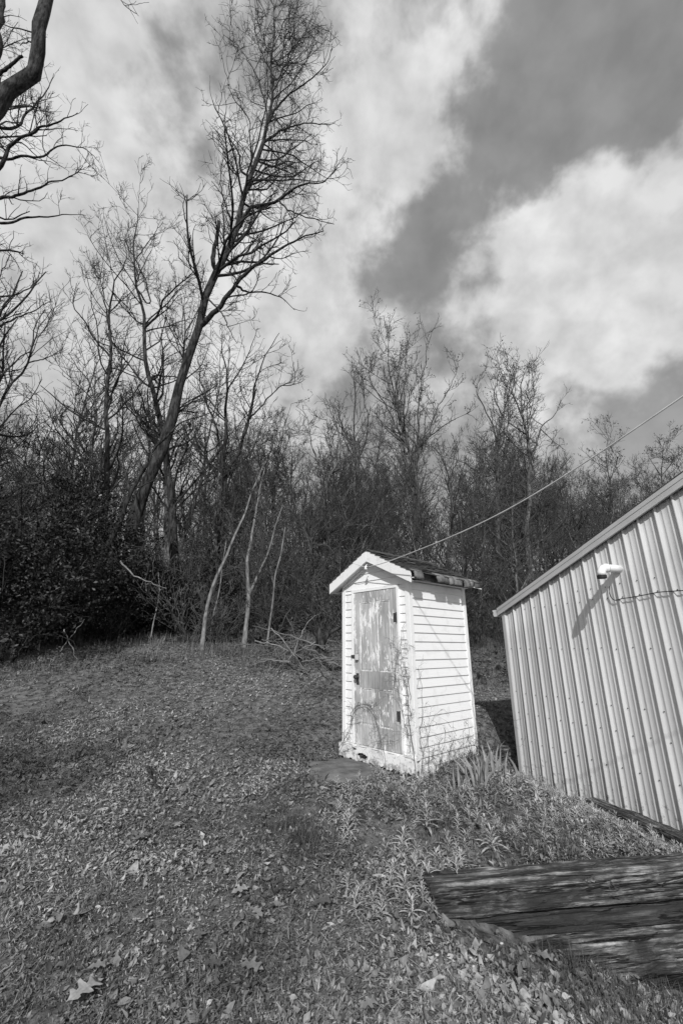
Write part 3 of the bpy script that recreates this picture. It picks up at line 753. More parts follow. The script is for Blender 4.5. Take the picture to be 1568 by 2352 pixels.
timber('timber', 'long weathered timber on top of the low retaining wall', tpt(0, 0), tpt(3.6, .0), .18, -1.585+EYE, -1.402+EYE, 1, GT, jag=.008)
timber('timber', 'dark timber second from the top of the low retaining wall', tpt(.30, .050), tpt(3.7, .054), .17, -1.738+EYE, -1.588+EYE, 2, GT, matl=M['tie_dark'])
timber('timber', 'knotted timber third from the top of the retaining wall, partly buried in leaves', tpt(.62, -.035), tpt(3.7, -.045), .22, -1.945+EYE, -1.741+EYE, 3, GT, jag=.01)
timber('timber', 'lowest dark timber of the retaining wall at the lower right corner', tpt(1.15, .03), tpt(3.8, .03), .18, -2.11+EYE, -1.950+EYE, 4, GT, matl=M['tie_dark'])
# tie against the shed foot, and one at the shed's far corner
p0, p1 = SHC+SX*1.72-SY*.42, SHC+SX*4.6-SY*.40
timber('timber', 'dark rounded timber lying at the foot of the metal shed wall', p0, p1, .17, -1.90+EYE, -1.72+EYE, 6, jag=.014)
p0, p1 = P(1098, 1700, 6.75)[:2], P(1170, 1715, 7.1)[:2]
timber('timber', 'grey timber in the shade between the outhouse and the metal shed', p0, p1, .16, -1.56+EYE, -1.39+EYE, 7, matl=M['tie'])

# ------------------------------------------------------------------ trees
def resample(pts, n):
    return catmull(pts, n)
UP = np.array([0, 0, 1.0])
def spawn(rng, PP, RR, dens, tmin, ang, lr, lmin, lmax, up, wander, npts, rr, rmin, taper=.35, tpow=1.0, bias=None):
    """children of a batch of branches PP (B,n,3), RR (B,n)"""
    B, n, _ = PP.shape
    seg = np.linalg.norm(np.diff(PP, axis=1), axis=2); L = seg.sum(1)
    tmin = np.zeros(B)+tmin; cnt = rng.poisson(np.maximum(dens*L*(1-tmin), .01)); idx = np.repeat(np.arange(B), cnt); N = len(idx)
    if N == 0: return None
    tmin = tmin[idx]
    t = tmin+(1-tmin)*rng.random(N)**tpow; x = t*(n-1); i = np.minimum(x.astype(int), n-2); f = (x-i)[:, None]
    p = PP[idx, i]*(1-f)+PP[idx, i+1]*f; r = RR[idx, i]*(1-f[:, 0])+RR[idx, i+1]*f[:, 0]
    T = PP[idx, i+1]-PP[idx, i]; T /= np.maximum(np.linalg.norm(T, axis=1, keepdims=True), 1e-9)
    q = rng.normal(size=(N, 3)); q[:, 2] += .35
    if bias is not None: q += bias
    q -= T*(q*T).sum(1, keepdims=True); q /= np.maximum(np.linalg.norm(q, axis=1, keepdims=True), 1e-9)
    a = np.radians(ang+rng.normal(size=N)*10)[:, None]
    d = T*np.cos(a)+q*np.sin(a)
    ln = np.clip(L[idx]*lr*(1-.55*t)*rng.uniform(.6, 1.3, N), lmin, lmax)
    r0 = np.maximum(np.minimum(r*rr, ln*.016+.002), rmin)
    C = np.zeros((N, npts, 3)); C[:, 0] = p; st = (ln/(npts-1))[:, None]
    for k in range(1, npts):
        d = d+rng.normal(size=(N, 3))*wander+UP*up; d /= np.linalg.norm(d, axis=1, keepdims=True)
        C[:, k] = C[:, k-1]+d*st
    Rr = r0[:, None]*np.linspace(1, taper, npts)[None]
    return C, np.maximum(Rr, rmin*.6)
DEF = [  # dens, tmin, ang, len ratio, lmin, lmax, up, wander, npts, rr, rmin
    (1.5, .12, 48, .30, .7, 3.6, .10, .16, 7, .5, .010),
    (2.4, .12, 45, .45, .35, 1.7, .08, .20, 6, .6, .0075),
    (3.2, .10, 42, .50, .22, .9, .06, .24, 5, .7, .006),
    (3.8, .10, 40, .50, .14, .5, .04, .26, 4, .8, .005)]
def leafquads(rng, pts, size, tone=(.6, 1.4), fold=.25, asp=.5):
    """small folded leaves: two quads each"""
    n = len(pts); d = rng.normal(size=(n, 3)); d /= np.linalg.norm(d, axis=1, keepdims=True)
    q = np.cross(d, rng.normal(size=(n, 3))); q /= np.maximum(np.linalg.norm(q, axis=1, keepdims=True), 1e-9); up = np.cross(d, q)
    s = (size*rng.uniform(.6, 1.4, n))[:, None]
    w = s*asp
    V = np.stack([pts, pts+d*s*.5+q*w*.5+up*w*fold, pts+d*s, pts+d*s*.5-q*w*.5+up*w*fold], 1).reshape(-1, 3)
    b = np.arange(n)[:, None]*4
    Tq = np.concatenate([b+np.array([[0, 1, 2]]), b+np.array([[0, 2, 3]])])
    tn = np.repeat(rng.uniform(tone[0], tone[1], n), 4)
    return V, Tq, tn
def make_tree(name, label, cat, base, mains, seed, specs=DEF, bark='bark', twig='twig', buds=0.0, bsize=.05, group=None, jit=.05, k0=9, bmat='bud', bias=None):
    """mains: list of (points, r0, r1) in world space; base: world position of the Empty"""
    rng = np.random.default_rng(seed); base = np.asarray(base, float)
    root = empty(name, base, label, cat, 0, group)
    Vt, Qt, off = [], [], 0; PPs, RRs = [], []
    NM = 26
    for mi, (pts, r0, r1) in enumerate(mains):
        pts = np.array(pts, float)
        if mi:
            allp = np.concatenate(PPs)+base; allr = np.concatenate(RRs); dd = np.linalg.norm(allp-pts[0], axis=1); j = int(dd.argmin())
            if dd[j] < 1.6:
                pts[0] = allp[j]; r0 = min(r0, allr[j]*.8)
        p = resample(pts-base, NM); L = np.linalg.norm(np.diff(p, axis=0), axis=1).sum()
        j = rng.normal(size=(NM, 3))*jit*min(1, L/8); j[0] = 0; j = (j+np.roll(j, 1, 0))/2; p = p+j
        r = np.linspace(0, 1, NM); r = r0+(r1-r0)*r**.85
        r = r*(1+rng.normal(size=NM)*.04)
        PPs.append(p); RRs.append(r)
        V, Q = tubes(p[None], r[None], k0 if r0 > .03 else 6); Vt.append(V); Qt.append(Q+off); off += len(V)
    build('trunk', np.concatenate(Vt), np.concatenate(Qt), None, M[bark], root, smooth=True)
    cur = (np.array(PPs), np.array(RRs)); Vc, Qc, off = [], [], 0; last = None
    for li, s in enumerate(specs):
        s = list(s)
        if li == 0: s[1] = np.where(np.arange(len(cur[0])) == 0, s[1], min(s[1], .15)); s[0] = s[0]*1.15
        nxt = spawn(rng, cur[0], cur[1], *s[:11], bias=bias if li == 0 else None)
        if nxt is None: break
        V, Q = tubes(nxt[0], nxt[1], 5 if li == 0 else (4 if li == 1 else 3)); Vc.append(V); Qc.append(Q+off); off += len(V)
        cur = nxt; last = nxt
    if Vc: build('crown', np.concatenate(Vc), np.concatenate(Qc), None, M[twig], root, smooth=True)
    if buds and last is not None:
        ends = last[0][:, -1]; m = rng.random(len(ends)) < buds; e = ends[m]
        e = np.repeat(e, 3, 0)+rng.normal(size=(3*m.sum(), 3))*bsize*.5
        V, Tq, tn = leafquads(rng, e, bsize); build('foliage', V, None, Tq, M[bmat], root, tone=tn)['kind'] = 'stuff'
    return root
def z6(*pts): return [(x*.52, y*.52) for x, y in pts]
def z5(*pts): return [(x*.52, 878+y*.52) for x, y in pts]
def z7(*pts): return [(658.6+x*.58, 721.3+y*.58) for x, y in pts]
def px(pts, Y, dy=0.0, ph=0.0):
    n = len(pts); return [P(u, v, Y+dy*(i/(n-1))+ph*math.sin(i*1.3)) for i, (u, v) in enumerate(pts)]
def rooted(pts, Y, dx=0.0, **k):
    q = px(pts, Y, **k); g = np.array([q[0][0]+dx, Y, gz1(q[0][0]+dx, Y)-.15]); return [g]+q

# the tall leaning tree
Y = 12.5
hero = [(rooted(z5((580, 740), (596, 600), (645, 460), (700, 330), (745, 200))+z6((800, 1690), (850, 1560), (898, 1420), (905, 1340), (940, 1230), (985, 1130), (1030, 1060), (1060, 950), (1080, 850), (1130, 740), (1160, 630), (1180, 530), (1205, 430), (1195, 300), (1212, 130), (1205, 40)), Y, -.1, ph=.12), .23, .018),
        (px(z6((915, 1410), (950, 1370), (1010, 1300), (1080, 1210), (1150, 1160), (1250, 1090), (1330, 1050), (1430, 1020)), Y, -1.5), .115, .015),
        (px(z6((1020, 1290), (1100, 1290), (1180, 1295), (1260, 1330), (1300, 1370)), Y, 1.4), .05, .01),
        (px(z6((930, 1240), (940, 1160), (945, 1110), (958, 1050), (967, 978)), Y-.2, -.3), .09, .06),
        (px(z6((965, 1080), (985, 1010), (988, 900), (972, 760), (985, 680), (960, 620)), Y+.1, 1.0), .035, .008),
        (px(z6((1062, 955), (1110, 915), (1220, 890), (1270, 850), (1350, 815), (1440, 790), (1500, 740)), Y, -1.6), .10, .012),
        (px(z6((1220, 893), (1280, 930), (1350, 960), (1470, 990)), Y-.6, -1.0), .05, .010),
        (px(z6((1085, 880), (1120, 800), (1180, 745), (1280, 725), (1380, 700)), Y, 2.0), .06, .010),
        (px(z6((1160, 625), (1250, 575), (1330, 545), (1430, 545), (1480, 540)), Y, 1.3), .06, .010),
        (px(z6((1185, 510), (1240, 450), (1300, 400), (1380, 345), (1440, 285), (1470, 220)), Y, -1.2), .085, .012),
        (px(z6((1100, 790), (1062, 745), (1058, 690), (1010, 600), (990, 520)), Y, -1.2), .05, .008),
        (px(z6((1105, 745), (1105, 640), (1085, 500), (1030, 430), (1000, 330), (978, 240)), Y, -1.6), .065, .009),
        (px(z6((1170, 560), (1170, 460), (1135, 340), (1085, 260), (1035, 185), (985, 150)), Y, 1.6), .065, .009),
        (px(z6((1195, 400), (1260, 290), (1290, 200), (1310, 110)), Y, 1.2), .05, .009),
        (px(z6((1200, 330), (1150, 220), (1125, 130), (1130, 40)), Y, -.9), .04, .008),
        (px(z6((905, 1330), (985, 1390), (1010, 1450), (1050, 1520)), Y, -1.3), .035, .008)]
HS = [(1.9, .38, 50, .36, 1.0, 3.6, .09, .16, 8, .45, .012), (3.0, .10, 45, .50, .4, 1.9, .06, .20, 7, .6, .009), (3.6, .10, 42, .55, .25, 1.1, .05, .24, 5, .7, .0075), (3.8, .1, 40, .55, .18, .6, .03, .26, 4, .8, .0065)]
make_tree('leaning_tree', 'tall bare leaning tree with a broken stub, rising above the whole wood', 'tree', hero[0][0][0], hero, 11, HS, 'bark_dark', 'twig_dark', bias=np.array([.65, 0, 0]))

# distinct trees of the wood's front
def fan(rng, p, n, L, spread=.5, r0=.05):
    out = []
    for i in range(n):
        d = np.array([rng.normal()*spread, rng.normal()*spread, 1.0]); d /= np.linalg.norm(d); q = [p]
        for k in range(4): d = d+rng.normal(size=3)*.12; d[2] += .12; d /= np.linalg.norm(d); q.append(q[-1]+d*L/4)
        out.append((q, r0, .009))
    return out
DD = [(2.0, .22, 45, .30, .7, 3.0, .12, .17, 7, .5, .012), (3.2, .12, 42, .50, .4, 1.8, .08, .2, 6, .6, .009), (3.8, .1, 40, .55, .25, 1.0, .06, .24, 5, .7, .0078), (3.6, .1, 38, .55, .18, .55, .04, .26, 4, .8, .007)]
def front_tree(lines, Y, label, seed, r0=.16, bark='bark', twig='twig', buds=0.0, specs=DD, name='bare_tree', cat='tree', first_r1=.012, **k):
    mains = []
    for i, (pts, dy, ra) in enumerate(lines):
        if i == 0: mains.append((rooted(pts, Y, ph=.06), r0, first_r1))
        else: mains.append((px(pts, Y, dy), ra, .010))
    return make_tree(name, label, cat, mains[0][0][0], mains, seed, specs, bark, twig, buds, **k)
front_tree([(z5((770, 880), (765, 640))+z6((690, 1790), (648, 1620), (636, 1400), (602, 1260), (598, 1170), (590, 1080), (610, 980), (605, 920)), 0, 0),
            (z6((640, 1490), (690, 1400), (735, 1310), (800, 1250), (860, 1190), (890, 1130)), -1.5, .07), (z6((602, 1250), (650, 1330), (620, 1180), (560, 1080), (530, 1000)), 1.2, .05),
            (z6((598, 1160), (640, 1090), (690, 1020), (720, 980)), 1.0, .04)], 15, 'bare tree left of the leaning tree, with a rounded twiggy top', 21, .19, 'bark_dark', 'twig_dark')
front_tree([(z5((480, 460), (470, 260))+z6((470, 1800), (475, 1600), (490, 1440), (505, 1300), (520, 1215), (545, 1180), (550, 1080)), 0, 0),
            (z6((470, 1590), (410, 1480), (380, 1430), (330, 1360), (340, 1250)), -1.2, .055), (z6((490, 1440), (450, 1250), (430, 1120)), 1.2, .04), (z6((515, 1300), (580, 1380), (620, 1460)), 1.0, .03)], 14,
           'bare forked tree with knobbly trunk, second to the left of the leaning tree', 22, .15, 'bark_dark', 'twig_dark')
front_tree([(z5((975, 760), (985, 600), (985, 450), (990, 300), (1000, 120))+z6((1000, 1650), (980, 1520)), 0, 0),
            (z5((1000, 430), (1060, 290), (1100, 150))+z6((1125, 1700), (1180, 1560), (1230, 1470)), -1.5, .09), (z5((985, 300), (940, 160), (900, 40))+z6((890, 1680), (870, 1570)), 1.3, .06), (z6((1110, 1690), (1090, 1580), (1140, 1450)), .6, .05),
            (z5((1090, 170), (1160, 100), (1240, 20))+z6((1290, 1700), (1300, 1600)), .8, .04)], 15.5,
           'dark trunked bare tree forking low, just right of the leaning tree', 23, .2, 'bark_dark', 'twig_dark')
front_tree([(z5((745, 880), (740, 700), (742, 560), (735, 350), (740, 180))+z6((800, 1700), (820, 1560), (815, 1400), (800, 1290)), 0, 0), (z6((800, 1600), (740, 1480), (735, 1400)), 1.2, .05), (z6((820, 1500), (860, 1400), (900, 1300), (890, 1200)), -1.0, .05)], 17,
           'straight grey trunked bare tree close behind the leaning tree', 24, .2, 'bark', 'twig_dark')
front_tree([(z5((400, 890), (460, 760), (500, 690), (560, 530), (620, 400), (690, 285), (800, 190), (930, 130)), 0, 0), (z5((575, 490), (550, 380), (545, 290)), .2, .06), (z5((600, 440), (660, 330), (640, 200)), -.5, .05)], 11.5,
           'thin dark stem leaning to the right beneath the leaning tree', 25, .13, 'bark_dark', 'twig_dark', specs=DD[:3])
front_tree([(z5((400, 620), (420, 480), (410, 300), (420, 120))+z6((400, 1700), (340, 1620), (300, 1560)), 0, 0), (z5((415, 350), (340, 260), (260, 180)), 1.0, .04)], 16, 'bare tree with curved trunk rising from the dark bushes', 26, .13)
# pale saplings at the edge of the yard
SAPS = [(1.3, .35, 48, .16, .3, 1.3, .10, .2, 6, .5, .006), (2.4, .15, 42, .5, .2, .8, .08, .22, 5, .7, .005), (2.6, .1, 40, .5, .12, .4, .05, .25, 4, .8, .004)]
front_tree([(z5((893, 1180), (905, 1060), (945, 890), (1000, 770), (1050, 650), (1090, 560), (1110, 490), (1140, 420), (1170, 350)), 0, 0)], 11.2, 'slender pale sapling leaning to the right at the edge of the yard', 31, .062, 'bark_pale', 'twig', specs=SAPS, jit=.012, name='sapling', cat='sapling')
front_tree([(z5((1080, 1140), (1092, 1030), (1100, 940), (1090, 830), (1110, 690), (1140, 520), (1155, 440), (1170, 380)), 0, 0), (z5((1100, 940), (1145, 840), (1185, 750), (1215, 640), (1250, 540)), -.5, .045)], 11.6,
           'pale sapling forked low into two stems, left of the outhouse', 32, .075, 'bark_pale', 'twig', specs=SAPS, jit=.012, name='sapling', cat='sapling')
front_tree([(z5((1180, 1165), (1192, 1060), (1205, 960), (1215, 860), (1240, 760), (1260, 640)), 0, 0)], 11.3, 'thin grey sapling beside the brush pile', 33, .03, 'bark_pale', 'twig', specs=SAPS, jit=.012, name='sapling', cat='sapling')
front_tree([(z5((930, 1120), (945, 1020), (970, 920), (980, 830), (1000, 700)), 0, 0)], 12.2, 'very thin grey sapling just behind the slender pale one', 34, .024, 'bark_pale', 'twig', specs=SAPS, jit=.012, name='sapling', cat='sapling')
front_tree([(z5((670, 1110), (690, 1010), (705, 930), (700, 840)), 0, 0)], 12.0, 'thin grey sapling before the dark thicket under the leaning tree', 35, .022, 'bark_pale', 'twig', specs=SAPS, jit=.012, name='sapling', cat='sapling')
# right-hand trees, budding
BD = [(2.2, .22, 42, .30, .7, 3.0, .13, .17, 7, .5, .013), (3.4, .12, 42, .50, .4, 1.8, .09, .2, 6, .6, .010), (4.2, .1, 40, .55, .25, 1.0, .06, .24, 5, .7, .009)]
front_tree([(z7((505, 960), (505, 800), (510, 620), (488, 540), (455, 430), (420, 300), (400, 190), (405, 80)), 0, 0), (z7((505, 640), (520, 500), (518, 390), (535, 260), (560, 130), (575, 65)), -1.5, .07), (z7((510, 600), (560, 480), (600, 370), (660, 260), (680, 180)), 1.3, .06),
            (z7((488, 540), (410, 400), (370, 330), (330, 260), (350, 130)), 1.0, .05), (z7((470, 470), (480, 330), (470, 220), (480, 120)), 1.2, .05), (z7((560, 480), (640, 430), (720, 390)), -1, .035)], 20,
           'budding tree with a wide fan of limbs, behind the outhouse', 41, .2, buds=.35, bsize=.09, specs=BD)
front_tree([(z7((830, 1040), (832, 860), (835, 700), (830, 500), (858, 400), (880, 300), (893, 245)), 0, 0), (z7((828, 510), (815, 440), (780, 370), (750, 300), (790, 210)), -1.2, .06), (z7((855, 410), (820, 330), (840, 220), (830, 160)), 1, .05), (z7((832, 620), (780, 640), (700, 590), (600, 560)), -1, .04), (z7((862, 400), (900, 310), (890, 200)), .6, .05)], 20.5,
           'budding tree with a dark ivy clad upper trunk, right of the outhouse roof', 42, .2, 'bark', 'twig', buds=.45, bsize=.10, specs=BD)
front_tree([(z7((955, 960), (955, 720), (957, 560), (940, 450), (925, 340), (930, 250), (960, 190)), 0, 0), (z7((958, 560), (985, 520), (1010, 440), (1060, 400), (1080, 340)), -.9, .08), (z7((945, 490), (880, 430), (850, 400)), 1, .05), (z7((1000, 460), (965, 400), (970, 300), (990, 200)), .8, .05), (z7((1000, 470), (1050, 500), (1100, 540)), 1.2, .03)], 20,
           'bare tree with crooked grey limbs, farthest right of the tall trees', 43, .19, specs=DD)
front_tree([(z7((640, 1000), (650, 760), (640, 640), (600, 540), (570, 520)), 0, 0), (z7((650, 700), (720, 680), (790, 610), (880, 560)), -1, .06), (z7((650, 740), (740, 700), (775, 620), (775, 540)), 1, .05), (z7((640, 640), (680, 560), (650, 470)), .7, .05)], 18,
           'low crooked bare tree bending right behind the outhouse roof', 44, .14, specs=DD, twig='twig_dark')
front_tree([(z7((275, 1000), (278, 800), (270, 640), (262, 480), (270, 330), (255, 180)), 0, 0), (z7((272, 620), (320, 460), (300, 300), (290, 180)), -1, .05), (z7((270, 520), (180, 400), (150, 310)), 1.1, .04)], 19, 'slim upright tree just left of the budding trees', 45, .12, specs=DD)
front_tree([(z7((145, 1000), (140, 800), (165, 660), (215, 540), (190, 420), (170, 330)), 0, 0), (z7((160, 680), (100, 520), (80, 400)), -1, .04)], 18, 'slim dark tree left of the outhouse roof peak', 46, .11, specs=DD)
front_tree([(z7((1280, 960), (1280, 800), (1275, 650), (1262, 590), (1270, 490)), 0, 0), (z7((1276, 660), (1300, 600), (1320, 540)), -1, .05), (z7((1265, 600), (1225, 560), (1205, 530)), 1, .05)], 26, 'small budding tree standing alone above the shed roof line', 47, .15, buds=.4, bsize=.12, specs=BD)
front_tree([(z7((1480, 900), (1480, 700), (1485, 600), (1495, 500)), 0, 0), (z7((1485, 640), (1440, 580), (1420, 545)), 1, .05), (z7((1485, 640), (1530, 580), (1560, 540)), 1, .05)], 27, 'budding tree at the right edge behind the shed roof', 48, .15, buds=.4, bsize=.12, specs=BD)

# trees standing outside the left edge, their limbs reaching in
Yl = 7.0
mains = [([np.array([-8.6, Yl, gz1(-8.6, Yl)-.2]), P(-230, 1150, Yl), P(-190, 800, Yl), P(-130, 500, Yl), P(-60, 310, Yl)] + px(z6((0, 450), (35, 385), (105, 345), (160, 290), (170, 200), (190, 95), (215, 0), (235, -120), (250, -260)), Yl), .34, .12),
         (px(z6((-60, 520), (-25, 350), (0, 100), (22, -30), (40, -160)), Yl, .4), .15, .06), (px(z6((250, -250), (400, -220), (490, -90), (522, -5), (560, 35), (600, 60), (612, 80)), Yl, -.2), .03, .006), (px(z6((530, 5), (580, 22), (625, 15), (660, 10)), Yl-.15), .008, .004), (px(z6((35, 300), (70, 270), (100, 245)), Yl, -.1), .05, .03)]
NL = [(.7, .55, 55, .12, .4, 1.2, .05, .2, 6, .3, .007), (1.8, .2, 45, .5, .2, .7, .05, .24, 5, .7, .005), (2.0, .1, 42, .5, .12, .4, .03, .25, 4, .8, .004)]
make_tree('near_tree', 'thick barked tree limb curving up at the top left corner', 'tree', mains[0][0][0], mains, 51, NL, 'bark_dark', 'twig_dark')
# the hanging twig at the top edge belongs to a second limb of that kind of tree, out of frame above
Yl = 11
b0 = np.array([-10.4, Yl, gz1(-10.4, Yl)-.2])
mains = [([b0, np.array([-10.3, Yl, 5]), P(-30, 470, Yl), P(-45, 330, Yl), P(-40, 200, Yl), P(-50, 60, Yl)], .28, .03),
         (px(z6((-40, 800), (0, 735), (50, 640), (120, 590), (240, 540), (300, 520), (350, 500)), Yl, -1.2), .10, .010), (px(z6((-50, 640), (0, 560), (60, 560), (120, 500), (180, 440), (240, 330)), Yl, 1.2), .08, .010),
         (px(z6((-30, 720), (60, 695), (180, 690), (280, 640), (380, 660), (440, 720)), Yl, .8), .06, .009), (px(z6((-70, 900), (0, 870), (130, 850), (200, 815), (310, 780), (370, 730)), Yl, -.5), .065, .009),
         (px(z6((-80, 1000), (0, 985), (130, 960), (200, 960), (300, 945), (380, 950)), Yl, 1.0), .055, .008), (px(z6((-40, 520), (30, 420), (110, 370), (170, 320)), Yl, -.8), .05, .008)]
LT = [(2.3, .15, 48, .34, .6, 2.6, .10, .18, 7, .5, .010), (3.2, .12, 44, .50, .35, 1.5, .07, .2, 6, .6, .008), (3.6, .1, 40, .55, .22, .9, .05, .24, 5, .7, .0065), (3.4, .1, 40, .55, .16, .5, .03, .25, 4, .8, .0056)]
make_tree('bare_tree', 'bare tree whose limbs reach in from the left edge below the thick limb', 'tree', b0, mains, 52, LT, 'bark_dark', 'twig_dark')
Yl = 12
b0 = np.array([-11.6, Yl, gz1(-11.6, Yl)-.2])
mains = [([b0, np.array([-11.5, Yl, 4]), P(-20, 900, Yl), P(-50, 780, Yl), P(-60, 600, Yl)], .2, .03),
         (px(z6((-30, 1340), (0, 1310), (70, 1300), (140, 1270), (180, 1200)), Yl, .8), .05, .009), (px(z6((-20, 1480), (0, 1440), (60, 1410), (140, 1380), (200, 1340), (230, 1330)), Yl, -.8), .05, .009), (px(z6((-60, 1300), (20, 1180), (50, 1120)), Yl, .8), .05, .009)]
make_tree('bare_tree', 'bare tree at the left edge with fine spreading twigs at mid height', 'tree', b0, mains, 53, LT, 'bark', 'twig', buds=.3, bsize=.06)
Yl = 13
front_tree([(z6((-30, 1980), (0, 1790), (50, 1700), (100, 1650), (140, 1560), (150, 1460), (200, 1370)), 0, 0), (z6((130, 1600), (210, 1580), (280, 1540)), -.8, .04), (z6((60, 1690), (30, 1560), (40, 1450)), .9, .04)], Yl, 'bare tree at the left edge with a pale trunk curving to the right', 54, .13, specs=LT)

# ------------------------------------------------------------------ background wood: copies of a few trees
TOPS = np.array([(-60, 560), (0, 570), (100, 720), (170, 700), (280, 640), (380, 640), (470, 680), (600, 780), (690, 800), (720, 900), (800, 860), (880, 830), (1000, 830), (1080, 890), (1230, 900), (1290, 980), (1310, 1050), (1400, 1040), (1450, 1060), (1568, 1020), (1700, 1000)], float)
_t = []; 
for u, v in TOPS:
    d = ray(u, v); _t.append((d[0]/d[1], d[2]/d[1]))
_t = np.array(_t)
def top_ratio(tn): return float(np.interp(tn, _t[:, 0], _t[:, 1]))
def proto_tree(seed, H, forks, buds=0.0, spread=.35, r0=.13):
    rng = np.random.default_rng(seed); mains = []
    p = np.zeros(3); q = [p-np.array([0, 0, .3])]; d = np.array([rng.normal()*.06, rng.normal()*.06, 1.0])
    for k in range(8):
        d = d+rng.normal(size=3)*.06; d[2] = 1; q.append(q[-1]+d/np.linalg.norm(d)*H/8)
    mains.append((q, r0, .01)); q = np.array(q)
    for f in range(forks):
        t = rng.uniform(.25, .65)*8; i = int(t); s = q[i]+(q[i+1]-q[i])*(t-i); az = rng.uniform(0, 2*math.pi); d = np.array([math.cos(az)*spread*2.2, math.sin(az)*spread*2.2, .75]); l = H*rng.uniform(.30, .5); w = [s]
        for k in range(5): d = d+rng.normal(size=3)*.12; d[2] += .22; d /= np.linalg.norm(d); w.append(w[-1]+d*l/5)
        mains.append((w, r0*.42, .009))
    sp = [(2.3, .16, 54, .34, .6, 3.0, .10, .2, 6, .5, .013), (3.4, .12, 42, .50, .35, 1.6, .08, .2, 5, .6, .011), (4.2, .1, 40, .55, .22, .9, .06, .24, 4, .7, .010)]
    return make_tree('bare_tree', 'slim bare tree in the dense wood behind the yard', 'tree', (0, 0, 0), mains, seed+1, sp, buds=buds, bsize=.10, group='trees of the wood', k0=7)
WOOD = 'slim bare tree in the dense wood behind the yard'
protos = [(proto_tree(101, 12, 4), 12), (proto_tree(102, 12, 3, .3), 12), (proto_tree(103, 13, 5), 13), (proto_tree(104, 11, 3, .35, .25, .1), 11), (proto_tree(105, 12, 2, 0, .2, .1), 12)]
rw = random.Random(77); used = [False]*len(protos); placed = []
tries = 0
while len(placed) < 190 and tries < 4000:
    tries += 1
    y = 15 + 45*rw.random()**1.5; tn = rw.uniform(-1.0, 1.05) if rw.random() < .6 else rw.uniform(-.1, 1.1); x = tn*y
    if any((x-a)**2+(y-b)**2 < 1.3 for a, b in placed): continue
    if in_shed(x, y, 2.0): continue
    top = top_ratio(tn)*y*((rw.uniform(.42, .88) if tn < -.12 else rw.uniform(.45, .95)) if tn < .45 else rw.uniform(.65, 1.0)) + EYE; g = gz1(x, y); h = top-g
    if h < 3.0: continue
    h = min(h, 19)
    placed.append((x, y)); k = rw.randrange(len(protos)); pr, H0 = protos[k]; s = h/(H0*1.06); sx = max(.6, min(s, 1.25))*rw.uniform(.85, 1.15)
    rz = rw.uniform(0, 6.28); tl = (rw.uniform(-.07, .07), rw.uniform(-.07, .07))
    if not used[k]:
        used[k] = True; pr.location = (x, y, g); pr.rotation_euler = (tl[0], tl[1], rz); pr.scale = (sx, sx, s)
    else: dup(pr, (x, y, g), rz, (sx, sx, s), WOOD, None, tl)

# understorey: many-stemmed thicket shrubs
def proto_shrub(seed, n, H, spread, buds, leaf, name='thicket_shrub', bmat='bud'):
    rng = np.random.default_rng(seed); mains = []
    for i in range(n):
        az = rng.uniform(0, 6.28); d = np.array([math.cos(az)*spread, math.sin(az)*spread, 1.0])*1.0; d /= np.linalg.norm(d); l = H*rng.uniform(.5, 1.05); q = [np.array([math.cos(az)*.15*rng.random(), math.sin(az)*.15*rng.random(), -.1])]
        for k in range(5): d = d+rng.normal(size=3)*.14; d[2] += .02; d /= np.linalg.norm(d); q.append(q[-1]+d*l/5)
        mains.append((q, .018, .006))
    sp = [(3.0, .12, 45, .38, .25, 1.2, .04, .2, 5, .6, .008), (3.8, .1, 42, .5, .15, .7, .02, .24, 4, .7, .007), (3.2, .1, 42, .5, .12, .4, .0, .24, 4, .7, .006)]
    return make_tree(name, 'tangled bare undergrowth shrub at the foot of the wood', 'shrub', (0, 0, 0), mains, seed+1, sp, 'twig', 'twig', buds, leaf, 'undergrowth shrubs', k0=5, bmat=bmat)
shr = [proto_shrub(201, 12, 2.8, .5, .5, .06), proto_shrub(202, 10, 4.2, .35, .4, .06), proto_shrub(203, 15, 1.8, .8, .6, .055)]
used = [False]*3; ps = []; tries = 0
while len(ps) < 235 and tries < 5000:
    tries += 1
    y = 11.6 + 22*rw.random()**1.2; tn = rw.uniform(-.95, 1.0); x = tn*y
    if any((x-a)**2+(y-b)**2 < .35 for a, b in ps): continue
    if in_shed(x, y, .8) or (x > 1.0 and y < 14.2): continue
    ps.append((x, y)); k = rw.randrange(3); g = gz1(x, y); s = rw.uniform(.7, 1.25)
    if not used[k]: used[k] = True; o = shr[k]; o.location = (x, y, g); o.rotation_euler = (0, 0, rw.uniform(0, 6.28)); o.scale = (s, s, s)
    else: dup(shr[k], (x, y, g), rw.uniform(0, 6.28), (s, s, s*rw.uniform(.9, 1.2)), 'tangled bare undergrowth shrub at the foot of the wood')

